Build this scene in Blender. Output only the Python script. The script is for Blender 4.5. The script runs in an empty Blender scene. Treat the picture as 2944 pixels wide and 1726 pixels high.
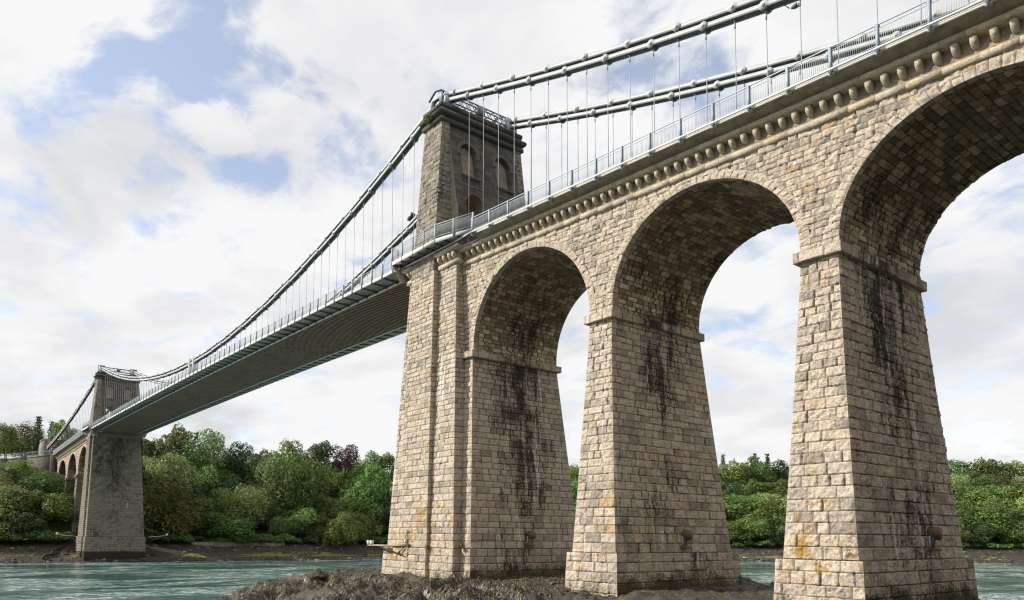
import bpy, math, random
import numpy as np
from mathutils import Matrix, Vector

# ------------------------------------------------------------------ camera, sky, sun, exposure
S = bpy.context.scene
COL = S.collection
CAM = np.array([66.921159, -48.997336, 8.911389])
FWD = np.array([-0.8129694606156647, 0.5777974977429151, 0.0723236317416464])
RGT = np.array([0.5798195937749803, 0.8146958703018637, 0.008937426234970732])
UPV = np.array([0.053757741590324135, -0.049200513362309135, 0.9973411726706128])
FPX, PPX, PPY, IW, IH = 2118.1, 1208.56, 1386.1, 2944.0, 1726.0

cd = bpy.data.cameras.new('camera')
cam = bpy.data.objects.new('camera', cd)
COL.objects.link(cam)
cd.sensor_fit = 'HORIZONTAL'
cd.sensor_width = 36.0
cd.lens = 36.0 * FPX / IW
cd.shift_x = (IW / 2 - PPX) / IW
cd.shift_y = (PPY - IH / 2) / IW
cd.clip_start = 0.5
cd.clip_end = 5000
M = Matrix.Identity(4)
for i in range(3):
    M[i][0], M[i][1], M[i][2], M[i][3] = RGT[i], UPV[i], -FWD[i], CAM[i]
cam.matrix_world = M
S.camera = cam

S.view_settings.view_transform = 'Standard'
S.view_settings.look = 'None'
S.view_settings.exposure = 0.76
S.view_settings.gamma = 1.0
S.render.engine = 'CYCLES'
S.cycles.use_denoising = True
try:
    S.cycles.denoiser = 'OPENIMAGEDENOISE'
    S.cycles.denoising_input_passes = 'RGB_ALBEDO_NORMAL'
    S.cycles.denoising_prefilter = 'ACCURATE'
except Exception:
    pass
S.cycles.max_bounces = 6
S.cycles.diffuse_bounces = 3
S.cycles.glossy_bounces = 3
S.cycles.transmission_bounces = 3
S.cycles.transparent_max_bounces = 6
S.cycles.filter_width = 1.2

SUN_DIR = Vector((-0.50, -0.66, 0.54)).normalized()          # towards the sun
sd = bpy.data.lights.new('sun', 'SUN')
sd.energy = 3.6
sd.angle = math.radians(0.6)
sd.color = (1.0, 0.94, 0.84)
sun = bpy.data.objects.new('sun', sd)
COL.objects.link(sun)
sun.rotation_euler = SUN_DIR.to_track_quat('Z', 'Y').to_euler()
sun.location = (0, -60, 120)


def world():
    w = bpy.data.worlds.new('World')
    S.world = w
    w.use_nodes = True
    nt = w.node_tree
    N, L = nt.nodes, nt.links
    N.clear()

    def nd(t, **k):
        n = N.new(t)
        for a, b in k.items():
            setattr(n, a, b)
        return n

    def mth(op, a, b=None, c=None, clamp=False):
        n = nd('ShaderNodeMath', operation=op, use_clamp=clamp)
        for i, v in enumerate((a, b, c)):
            if v is None:
                continue
            if isinstance(v, (int, float)):
                n.inputs[i].default_value = v
            else:
                L.new(v, n.inputs[i])
        return n.outputs[0]

    out = nd('ShaderNodeOutputWorld')
    bg = nd('ShaderNodeBackground')
    bg.inputs['Strength'].default_value = 0.1
    sky = nd('ShaderNodeTexSky')
    sky.sky_type = 'NISHITA'
    sky.sun_disc = False
    sky.sun_elevation = math.asin(SUN_DIR.z)
    sky.sun_rotation = math.atan2(SUN_DIR.x, SUN_DIR.y)
    sky.altitude = 10
    sky.air_density = 1.0
    sky.dust_density = 0.6
    sky.ozone_density = 1.0
    tc = nd('ShaderNodeTexCoord')
    sep = nd('ShaderNodeSeparateXYZ')
    L.new(tc.outputs['Generated'], sep.inputs[0])
    zc = mth('MAXIMUM', sep.outputs[2], 0.0)
    den = mth('ADD', zc, 0.22)
    cmb = nd('ShaderNodeCombineXYZ')
    L.new(mth('DIVIDE', sep.outputs[0], den), cmb.inputs[0])
    L.new(mth('DIVIDE', sep.outputs[1], den), cmb.inputs[1])
    # warp
    wn = nd('ShaderNodeTexNoise')
    wn.inputs['Scale'].default_value = 2.2
    wn.inputs['Detail'].default_value = 4
    L.new(cmb.outputs[0], wn.inputs['Vector'])
    wv = nd('ShaderNodeVectorMath', operation='MULTIPLY_ADD')
    L.new(wn.outputs['Color'], wv.inputs[0])
    wv.inputs[1].default_value = (0.35, 0.35, 0.35)
    L.new(cmb.outputs[0], wv.inputs[2])
    n1 = nd('ShaderNodeTexNoise')
    n1.inputs['Scale'].default_value = 5.2
    n1.inputs['Detail'].default_value = 9
    n1.inputs['Roughness'].default_value = 0.58
    L.new(wv.outputs[0], n1.inputs['Vector'])
    # openings in the cloud: (direction, radius in degrees, strength)
    # placed by where they stand in the sky: (x, y in the photograph, radius, strength)
    holes = [(560, -20, 130, 1), (585, 120, 120, 1), (560, 235, 140, 1), (400, 120, 90, .62), (475, 110, 80, .6), (380, 275, 125, .95), (290, 350, 120, .95),
             (205, 430, 110, .8), (480, 300, 120, 1), (690, 330, 120, .95), (790, 410, 120, .92), (900, 450, 120, .9), (400, 450, 100, .85), (640, 435, 90, .75), (1010, 470, 110, .75),
             (800, 172, 60, .6), (1095, 168, 60, .5), (930, 225, 60, .5), (1020, 330, 90, .5), (150, 640, 70, .35), (330, 690, 60, .35), (1340, 160, 110, .4),
             (1950, 170, 200, .5), (2050, 60, 160, .45), (2160, 700, 170, .25), (2480, 900, 240, .3), (2700, 640, 300, .36), (2800, 900, 240, .3), (2080, 850, 180, .35), (1700, 900, 200, .3)]
    puffs = [(600, 342, 62, .75), (540, 335, 40, .4), (660, 372, 45, .5), (405, 205, 45, .45), (430, 235, 40, .4), (390, 400, 40, .4)]

    def blob_sum(lst):
        acc = None
        for px, py, rad, st in lst:
            d = FWD * FPX + RGT * (px - PPX) - UPV * (py - PPY)
            v = Vector(d).normalized()
            ang = rad / float(np.linalg.norm(d))
            dt = nd('ShaderNodeVectorMath', operation='DOT_PRODUCT')
            L.new(wdir, dt.inputs[0])
            dt.inputs[1].default_value = v
            mr = nd('ShaderNodeMapRange', interpolation_type='SMOOTHSTEP')
            L.new(dt.outputs['Value'], mr.inputs[0])
            mr.inputs[1].default_value = math.cos(ang * 1.6)
            mr.inputs[2].default_value = math.cos(ang * 0.3)
            mr.inputs[3].default_value = 0
            mr.inputs[4].default_value = st
            acc = mr.outputs[0] if acc is None else mth('MAXIMUM', acc, mr.outputs[0])
        return acc
    # ragged edges: the directions themselves are a little warped
    wn2 = nd('ShaderNodeTexNoise')
    wn2.inputs['Scale'].default_value = 6.0
    wn2.inputs['Detail'].default_value = 6
    wn2.inputs['Roughness'].default_value = 0.62
    L.new(tc.outputs['Generated'], wn2.inputs['Vector'])
    off = nd('ShaderNodeVectorMath', operation='SUBTRACT')
    L.new(wn2.outputs['Color'], off.inputs[0])
    off.inputs[1].default_value = (0.5, 0.5, 0.5)
    wd_ = nd('ShaderNodeVectorMath', operation='MULTIPLY_ADD')
    L.new(off.outputs[0], wd_.inputs[0])
    wd_.inputs[1].default_value = (0.16, 0.16, 0.16)
    L.new(tc.outputs['Generated'], wd_.inputs[2])
    nrmz = nd('ShaderNodeVectorMath', operation='NORMALIZE')
    L.new(wd_.outputs[0], nrmz.inputs[0])
    wdir = nrmz.outputs[0]
    acc = mth('SUBTRACT', blob_sum(holes), blob_sum(puffs))
    cov = mth('SUBTRACT', mth('ADD', mth('MULTIPLY', n1.outputs['Fac'], 3.7), -1.24), mth('MULTIPLY', acc, 0.72))
    mk = nd('ShaderNodeMapRange', interpolation_type='SMOOTHSTEP')
    L.new(cov, mk.inputs[0])
    mk.inputs[1].default_value = -0.30
    mk.inputs[2].default_value = 0.48
    mk.inputs[3].default_value = 0.22
    mk.inputs[4].default_value = 1.0
    # cloud tone
    n2 = nd('ShaderNodeTexNoise')
    n2.inputs['Scale'].default_value = 2.1
    n2.inputs['Detail'].default_value = 6
    n2.inputs['Roughness'].default_value = 0.55
    L.new(wv.outputs[0], n2.inputs['Vector'])
    cr = nd('ShaderNodeValToRGB')
    cr.color_ramp.elements[0].position = 0.34
    cr.color_ramp.elements[0].color = (0.515, 0.52, 0.535, 1)
    cr.color_ramp.elements[1].position = 0.56
    cr.color_ramp.elements[1].color = (0.68, 0.68, 0.685, 1)
    L.new(n2.outputs['Fac'], cr.inputs[0])
    cs = nd('ShaderNodeVectorMath', operation='SCALE')
    L.new(cr.outputs[0], cs.inputs[0])
    cs.inputs['Scale'].default_value = 8.2
    # sky blue kept within the photograph's pale range
    sb = nd('ShaderNodeMix', data_type='RGBA', blend_type='MULTIPLY')
    sb.inputs[0].default_value = 1.0
    L.new(sky.outputs[0], sb.inputs[6])
    sb.inputs[7].default_value = (1.45, 1.28, 1.22, 1)
    mx = nd('ShaderNodeMix', data_type='RGBA')
    L.new(mk.outputs[0], mx.inputs[0])
    L.new(sb.outputs[2], mx.inputs[6])
    L.new(cs.outputs[0], mx.inputs[7])
    L.new(mx.outputs[2], bg.inputs['Color'])
    L.new(bg.outputs[0], out.inputs[0])


world()

# ------------------------------------------------------------------ helpers
rng = np.random.default_rng(7)
random.seed(7)
SPAN = 176.74
W = 12.3
WC = W / 2


def ray_point(px, py, depth):
    d = FWD * FPX + RGT * (px - PPX) - UPV * (py - PPY)
    d = d / np.linalg.norm(d)
    return CAM + d * (depth / (d @ FWD))


def project(p):
    d = np.asarray(p, float) - CAM
    w = d @ FWD
    return PPX + FPX * (d @ RGT) / w, PPY - FPX * (d @ UPV) / w, w


def tag(o, label=None, cat=None, group=None, kind=None):
    if label: o['label'] = label
    if cat: o['category'] = cat
    if group: o['group'] = group
    if kind: o['kind'] = kind
    return o


def empty(name, loc=(0, 0, 0), rz=0.0, **k):
    o = bpy.data.objects.new(name, None)
    COL.objects.link(o)
    o.location = loc
    o.rotation_euler = (0, 0, rz)
    o.empty_display_size = 0.5
    return tag(o, **k)


def mesh_obj(name, V, F, mat, parent=None, smooth=False, attrs=None, loc=None):
    V = np.asarray(V, dtype=np.float32)
    me = bpy.data.meshes.new(name)
    F = list(F) if not isinstance(F, np.ndarray) else F
    if isinstance(F, np.ndarray):
        n = F.shape[1]
        loops = F.reshape(-1).astype(np.int32)
        starts = np.arange(0, len(loops), n, dtype=np.int32)
        tot = np.full(len(F), n, dtype=np.int32)
    else:
        loops = np.array([i for f in F for i in f], dtype=np.int32)
        tot = np.array([len(f) for f in F], dtype=np.int32)
        starts = np.concatenate([[0], np.cumsum(tot)[:-1]]).astype(np.int32)
    me.vertices.add(len(V))
    me.vertices.foreach_set('co', V.reshape(-1))
    me.loops.add(len(loops))
    me.loops.foreach_set('vertex_index', loops)
    me.polygons.add(len(starts))
    me.polygons.foreach_set('loop_start', starts)
    me.polygons.foreach_set('loop_total', tot)
    if smooth:
        me.polygons.foreach_set('use_smooth', np.ones(len(starts), dtype=bool))
    me.update(calc_edges=True)
    me.validate()
    if attrs:
        for nm, A in attrs.items():
            a = me.attributes.new(nm, 'FLOAT_COLOR', 'POINT')
            a.data.foreach_set('color', np.asarray(A, dtype=np.float32).reshape(-1))
    me.materials.append(mat)
    o = bpy.data.objects.new(name, me)
    COL.objects.link(o)
    if parent is not None:
        o.parent = parent
    if loc is not None:
        o.location = loc
    return o


class MB:
    """collects simple solids and makes ONE mesh object of them"""
    def __init__(self):
        self.v, self.f = [], []

    def add(self, V, F):
        b = len(self.v)
        self.v += [tuple(map(float, p)) for p in V]
        self.f += [tuple(b + i for i in f) for f in F]
        return self

    def box(self, x0, x1, y0, y1, z0, z1):
        V = [(x, y, z) for z in (z0, z1) for y in (y0, y1) for x in (x0, x1)]
        return self.add(V, [(0, 2, 3, 1), (4, 5, 7, 6), (0, 1, 5, 4), (2, 6, 7, 3), (0, 4, 6, 2), (1, 3, 7, 5)])

    def bar(self, p, q, w, h, up=(0, 0, 1)):
        p, q = np.array(p, float), np.array(q, float)
        d = q - p
        d /= np.linalg.norm(d)
        s = np.cross(d, up)
        if np.linalg.norm(s) < 1e-6:
            s = np.cross(d, (0, 1, 0))
        s /= np.linalg.norm(s)
        u = np.cross(s, d)
        V = [e + s * a * w / 2 + u * b * h / 2 for e in (p, q) for b in (-1, 1) for a in (-1, 1)]
        return self.add(V, [(0, 2, 3, 1), (4, 5, 7, 6), (0, 1, 5, 4), (2, 6, 7, 3), (0, 4, 6, 2), (1, 3, 7, 5)])

    def tube(self, p, q, r0, r1=None, n=8, cap=True):
        r1 = r0 if r1 is None else r1
        p, q = np.array(p, float), np.array(q, float)
        d = q - p
        d /= np.linalg.norm(d)
        a = np.array((0, 0, 1.0)) if abs(d[2]) < 0.9 else np.array((1.0, 0, 0))
        s = np.cross(d, a)
        s /= np.linalg.norm(s)
        u = np.cross(s, d)
        V, F = [], []
        for e, r in ((p, r0), (q, r1)):
            for k in range(n):
                t = 2 * math.pi * k / n
                V.append(e + (s * math.cos(t) + u * math.sin(t)) * r)
        for k in range(n):
            F.append((k, (k + 1) % n, n + (k + 1) % n, n + k))
        if cap:
            F.append(tuple(range(n))[::-1])
            F.append(tuple(range(n, 2 * n)))
        return self.add(V, F)

    def extrude(self, poly, fn0, fn1, cap=True):
        """poly: list of 2D points; fn0/fn1 map them to 3D at both ends"""
        n = len(poly)
        V = [fn0(*p) for p in poly] + [fn1(*p) for p in poly]
        F = [(k, (k + 1) % n, n + (k + 1) % n, n + k) for k in range(n)]
        if cap:
            F += [tuple(range(n))[::-1], tuple(range(n, 2 * n))]
        return self.add(V, F)

    def loft(self, rings, closed=True, cap=True):
        n = len(rings[0])
        V = [p for r in rings for p in r]
        F = []
        for i in range(len(rings) - 1):
            for k in range(n if closed else n - 1):
                a, b = i * n + k, i * n + (k + 1) % n
                F.append((a, b, b + n, a + n))
        if cap:
            F += [tuple(range(n))[::-1], tuple(range((len(rings) - 1) * n, len(rings) * n))]
        return self.add(V, F)

    def build(self, name, mat, parent=None, smooth=False, loc=None):
        return mesh_obj(name, self.v, self.f, mat, parent, smooth, None, loc)


def _hash(ix, iy, iz, seed):
    h = (ix.astype(np.uint32) * np.uint32(374761393) + iy.astype(np.uint32) * np.uint32(668265263)
         + iz.astype(np.uint32) * np.uint32(2147483647) + np.uint32(seed) * np.uint32(1274126177))
    h = (h ^ (h >> np.uint32(13))) * np.uint32(1274126177)
    h = h ^ (h >> np.uint32(16))
    h = (h * np.uint32(2246822519)) ^ (h >> np.uint32(15))
    return (h & np.uint32(0xFFFFFF)).astype(np.float32) / np.float32(0xFFFFFF)


def vnoise(P, freq=1.0, seed=0):
    P = np.asarray(P, dtype=np.float64) * freq + 1000.0
    i = np.floor(P).astype(np.int64)
    f = (P - i).astype(np.float32)
    f = f * f * (3 - 2 * f)
    x, y, z = i[..., 0], i[..., 1], i[..., 2]
    r = 0
    with np.errstate(over='ignore'):
        for dx in (0, 1):
            wx = f[..., 0] if dx else 1 - f[..., 0]
            for dy in (0, 1):
                wy = f[..., 1] if dy else 1 - f[..., 1]
                for dz in (0, 1):
                    wz = f[..., 2] if dz else 1 - f[..., 2]
                    r = r + wx * wy * wz * _hash(x + dx, y + dy, z + dz, seed)
    return r * 2 - 1


def fbm(P, freq, seed, oct=3, gain=0.5):
    a, r = 1.0, 0
    for k in range(oct):
        r = r + a * vnoise(P, freq * 2 ** k, seed + k * 17)
        a *= gain
    return r


def sstep(a, b, x):
    t = np.clip((x - a) / (b - a), 0, 1)
    return t * t * (3 - 2 * t)


# ------------------------------------------------------------------ materials
def new_mat(name):
    m = bpy.data.materials.new(name)
    m.use_nodes = True
    nt = m.node_tree
    return m, nt, nt.nodes, nt.links, nt.nodes['Principled BSDF']


def node(N, t, **k):
    n = N.new(t)
    for a, b in k.items():
        setattr(n, a, b)
    return n


def ramp(N, L, src, stops):
    r = node(N, 'ShaderNodeValToRGB')
    e = r.color_ramp.elements
    while len(e) < len(stops):
        e.new(0.5)
    for k, (p, c) in enumerate(stops):
        e[k].position = p
        e[k].color = (*c, 1)
    L.new(src, r.inputs[0])
    return r.outputs[0]


def mixc(N, L, fac, a, b, blend='MIX'):
    m = node(N, 'ShaderNodeMix', data_type='RGBA', blend_type=blend)
    for i, v in ((0, fac), (6, a), (7, b)):
        if isinstance(v, (int, float)):
            m.inputs[i].default_value = v
        elif isinstance(v, tuple):
            m.inputs[i].default_value = (*v, 1)
        else:
            L.new(v, m.inputs[i])
    return m.outputs[2]


def noise(N, L, vec, scale, detail=4, rough=0.55, dist=0.0):
    n = node(N, 'ShaderNodeTexNoise')
    n.inputs['Scale'].default_value = scale
    n.inputs['Detail'].default_value = detail
    n.inputs['Roughness'].default_value = rough
    n.inputs['Distortion'].default_value = dist
    if vec is not None:
        L.new(vec, n.inputs['Vector'])
    return n.outputs['Fac']


def mapping(N, L, vec, scale=(1, 1, 1)):
    m = node(N, 'ShaderNodeMapping')
    m.inputs['Scale'].default_value = scale
    L.new(vec, m.inputs['Vector'])
    return m.outputs[0]


def rng_map(N, L, src, a, b, c=0.0, d=1.0):
    m = node(N, 'ShaderNodeMapRange', interpolation_type='SMOOTHSTEP')
    L.new(src, m.inputs[0])
    for i, v in enumerate((a, b, c, d)):
        m.inputs[1 + i].default_value = v
    return m.outputs[0]


def bump(N, L, bsdf, h, strength, dist=0.05):
    b = node(N, 'ShaderNodeBump')
    b.inputs['Strength'].default_value = strength
    b.inputs['Distance'].default_value = dist
    L.new(h, b.inputs['Height'])
    L.new(b.outputs[0], bsdf.inputs['Normal'])


def stone_mat(name, stops, joint_col=(0.15, 0.125, 0.098), joint_fac=0.8, dirt=0.35):
    """masonry: block tone, joint, soot stain, lichen, lime and tide marks come with the blocks"""
    m, nt, N, L, B = new_mat(name)
    tc = node(N, 'ShaderNodeTexCoord').outputs['Object']
    a = node(N, 'ShaderNodeAttribute', attribute_name='sa')
    b = node(N, 'ShaderNodeAttribute', attribute_name='sb')
    sa = node(N, 'ShaderNodeSeparateColor')
    L.new(a.outputs['Color'], sa.inputs[0])
    sb = node(N, 'ShaderNodeSeparateColor')
    L.new(b.outputs['Color'], sb.inputs[0])
    col = ramp(N, L, sa.outputs[0], stops)
    n1 = noise(N, L, tc, 2.2, 6, 0.62)
    col = mixc(N, L, rng_map(N, L, n1, 0.42, 0.68, 0, dirt), col, (0.17, 0.15, 0.125))
    n2 = noise(N, L, tc, 9, 6, 0.75)
    col = mixc(N, L, 1.0, col, ramp(N, L, n2, [(0.32, (0.50, 0.50, 0.50)), (0.5, (0.98, 0.97, 0.96)), (0.68, (1.36, 1.34, 1.30))]), 'MULTIPLY')
    jn = node(N, 'ShaderNodeMath', operation='MULTIPLY')
    L.new(sa.outputs[1], jn.inputs[0])
    jn.inputs[1].default_value = joint_fac
    col = mixc(N, L, jn.outputs[0], col, joint_col)
    n3 = noise(N, L, tc, 5, 5, 0.7)

    sj = node(N, 'ShaderNodeMath', operation='MULTIPLY_ADD')
    L.new(sa.outputs[1], sj.inputs[0])
    sj.inputs[1].default_value = 0.28
    L.new(sa.outputs[2], sj.inputs[2])

    def masked(src, lo, hi, amt):
        mm = node(N, 'ShaderNodeMath', operation='MULTIPLY_ADD')
        L.new(n3, mm.inputs[0])
        mm.inputs[1].default_value = 1.5
        mm.inputs[2].default_value = -0.75
        ad = node(N, 'ShaderNodeMath', operation='ADD')
        L.new(mm.outputs[0], ad.inputs[0])
        L.new(src, ad.inputs[1])
        return rng_map(N, L, ad.outputs[0], lo, hi, 0, amt)
    col = mixc(N, L, masked(sb.outputs[0], 0.45, 0.7, 0.85), col, (0.33, 0.19, 0.03))      # ochre lichen
    col = mixc(N, L, masked(sj.outputs[0], 0.12, 0.66, 0.92), col, (0.022, 0.019, 0.016))    # soot and damp, with some painted shade on the pier sides
    col = mixc(N, L, masked(sb.outputs[1], 0.42, 0.66, 0.8), col, (0.66, 0.64, 0.62))      # lime runs
    col = mixc(N, L, masked(sb.outputs[2], 0.25, 0.75, 0.92), col, (0.052, 0.047, 0.018))     # weed near the tide line
    L.new(col, B.inputs['Base Color'])
    B.inputs['Roughness'].default_value = 0.93
    B.inputs['Specular IOR Level'].default_value = 0.2
    bump(N, L, B, n2, 0.8, 0.07)
    return m


BEIGE = [(0.0, (0.291, 0.252, 0.211)), (0.2, (0.405, 0.354, 0.294)), (0.55, (0.519, 0.450, 0.371)), (0.85, (0.513, 0.437, 0.349)), (0.985, (0.479, 0.386, 0.273)), (1.0, (0.422, 0.297, 0.180))]
GREY = [(0.0, (0.182, 0.167, 0.150)), (0.3, (0.259, 0.235, 0.205)), (0.6, (0.330, 0.299, 0.255)), (0.85, (0.292, 0.262, 0.220)), (1.0, (0.308, 0.255, 0.182))]
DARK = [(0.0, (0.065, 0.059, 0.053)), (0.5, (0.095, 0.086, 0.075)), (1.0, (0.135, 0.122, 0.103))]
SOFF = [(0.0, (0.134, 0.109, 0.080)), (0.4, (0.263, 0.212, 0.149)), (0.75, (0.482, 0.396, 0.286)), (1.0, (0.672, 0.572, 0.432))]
M_STONE = stone_mat('rock_faced_granite', BEIGE)
M_DRESSED = stone_mat('dressed_granite', [(0, (0.40, 0.35, 0.28)), (0.6, (0.50, 0.44, 0.35)), (1, (0.51, 0.41, 0.27))], joint_fac=0.2, dirt=0.3)
M_FRIEZE = stone_mat('dark_frieze_stone', [(0, (0.22, 0.19, 0.15)), (0.6, (0.30, 0.26, 0.205)), (1, (0.34, 0.275, 0.195))], joint_fac=0.3)  # darker stone tone between string course and cornice
M_TOWER = stone_mat('weathered_tower_granite', GREY, joint_col=(0.2, 0.18, 0.15))
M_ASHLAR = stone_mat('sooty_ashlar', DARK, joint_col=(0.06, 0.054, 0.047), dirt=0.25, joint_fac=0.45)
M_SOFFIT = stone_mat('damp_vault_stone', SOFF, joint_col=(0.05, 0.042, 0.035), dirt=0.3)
M_FAR = stone_mat('far_granite', [(p, tuple(c * 0.78 for c in v)) for p, v in GREY], joint_col=(0.2, 0.18, 0.15), dirt=0.45)
M_NICHE = stone_mat('niche_stone', [(0, (0.22, 0.19, 0.15)), (0.6, (0.30, 0.25, 0.20)), (1, (0.34, 0.27, 0.19))], joint_fac=0.4)


def plain(name, col, rough=0.6, metal=0.0, var=0.25, scale=3.0, col2=None, bumps=0.0, spec=0.4, stretch=(1, 1, 1), spots=None):
    m, nt, N, L, B = new_mat(name)
    tc = mapping(N, L, node(N, 'ShaderNodeTexCoord').outputs['Object'], stretch)
    n = noise(N, L, tc, scale, 6, 0.6)
    c2 = col2 or tuple(c * (1 - var) for c in col)
    c = mixc(N, L, rng_map(N, L, n, 0.35, 0.68), col, c2)
    if spots:
        n2 = noise(N, L, tc, scale * 2.3, 5, 0.7)
        c = mixc(N, L, rng_map(N, L, n2, spots[1], spots[1] + 0.07, 0, 0.85), c, spots[0])
    L.new(c, B.inputs['Base Color'])
    B.inputs['Roughness'].default_value = rough
    B.inputs['Metallic'].default_value = metal
    B.inputs['Specular IOR Level'].default_value = spec
    if bumps:
        bump(N, L, B, noise(N, L, tc, scale * 6, 4, 0.6), bumps, 0.03)
    return m


M_STEEL = plain('pale_blue_grey_paint', (0.40, 0.46, 0.50), 0.45, 0, 0.18, 0.8, spots=((0.25, 0.17, 0.11), 0.70))
M_RAIL = plain('railing_paint', (0.46, 0.51, 0.55), 0.42, 0, 0.15, 0.7)
M_CHAIN = plain('chain_paint', (0.43, 0.45, 0.455), 0.45, 0, 0.14, 0.9, spots=((0.36, 0.25, 0.18), 0.66))
M_TROUGH = plain('shaded_rusty_trough', (0.135, 0.092, 0.07), 0.9, 0, 0.4, 1.2, spec=0.1)  # rust colour, kept dark to paint the shade inside the troughs
M_UNDER = plain('footway_underplates', (0.33, 0.315, 0.295), 0.6, 0, 0.3, 0.8)
M_POST = plain('post_paint', (0.30, 0.355, 0.405), 0.45, 0, 0.15, 0.8)
M_CHAINDARK = plain('shaded_inner_plates', (0.12, 0.135, 0.15), 0.55, 0, 0.3, 1.2)  # darker copy of the chain paint, stands in for shade between the plates
M_ROD = plain('hanger_steel', (0.32, 0.35, 0.37), 0.4, 0, 0.1, 1.0)
M_DARKSTEEL = plain('dark_steel', (0.13, 0.145, 0.155), 0.55, 0, 0.3, 1.5)
M_PIPE = plain('pale_pipe', (0.70, 0.73, 0.73), 0.45, 0, 0.2, 1.2)
M_FASCIA = plain('cream_fascia', (0.78, 0.75, 0.68), 0.7, 0, 0.15, 1.2, spots=((0.36, 0.24, 0.13), 0.69))
M_PANEL = plain('white_parapet_paint', (0.76, 0.77, 0.79), 0.5, 0, 0.12, 0.8)
M_CONC = plain('footway_concrete', (0.31, 0.27, 0.215), 0.9, 0, 0.35, 1.6, bumps=0.3, spots=((0.09, 0.06, 0.05), 0.63), spec=0.2)
M_SOFFSTEEL = plain('deck_underside_steel', (0.44, 0.345, 0.30), 0.85, 0, 0.45, 0.9, col2=(0.31, 0.23, 0.185), spec=0.2)
M_ROAD = plain('asphalt', (0.05, 0.05, 0.052), 0.9, 0, 0.2, 6.0)
M_RUSTBOX = plain('brown_lamp_box', (0.16, 0.115, 0.065), 0.7, 0, 0.35, 5.0)
M_WHITE = plain('white_lamp', (0.75, 0.75, 0.74), 0.4, 0, 0.1, 4.0)
M_TIMBER = plain('pale_weathered_timber', (0.42, 0.35, 0.27), 0.85, 0, 0.4, 3.0, stretch=(0.3, 3, 3))
M_BARK = plain('bark', (0.085, 0.068, 0.05), 0.95, 0, 0.45, 2.0, bumps=0.5, spec=0.1)
M_DEADWOOD = plain('bare_dead_wood', (0.27, 0.21, 0.155), 0.9, 0, 0.4, 1.5, spec=0.1)
M_DRIFT = plain('dark_wet_wood', (0.022, 0.018, 0.014), 0.8, 0, 0.3, 2.0)
M_CARBODY = plain('silver_car_paint', (0.62, 0.64, 0.67), 0.25, 0.2, 0.05, 1.0)
M_GLASS = plain('dark_glass', (0.03, 0.04, 0.05), 0.08, 0, 0.1, 1.0)
M_TYRE = plain('tyre', (0.02, 0.02, 0.02), 0.9, 0, 0.1, 1.0)
M_ROOF = plain('pale_roof', (0.42, 0.40, 0.37), 0.8, 0, 0.2, 1.0)
M_RED = plain('red_barrier', (0.45, 0.09, 0.06), 0.6, 0, 0.1, 1.0)

# ------------------------------------------------------------------ masonry builder
def course_list(z0, z1, h0, h1, rs):
    z = [z0]
    while z[-1] < z1 - 1e-6:
        t = (z[-1] - z0) / max(1e-6, z1 - z0)
        z.append(z[-1] + (h0 + (h1 - h0) * t) * (0.88 + 0.24 * rs.random()))
    z = np.array(z)
    return z0 + (z - z0) * (z1 - z0) / (z[-1] - z0)


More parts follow.
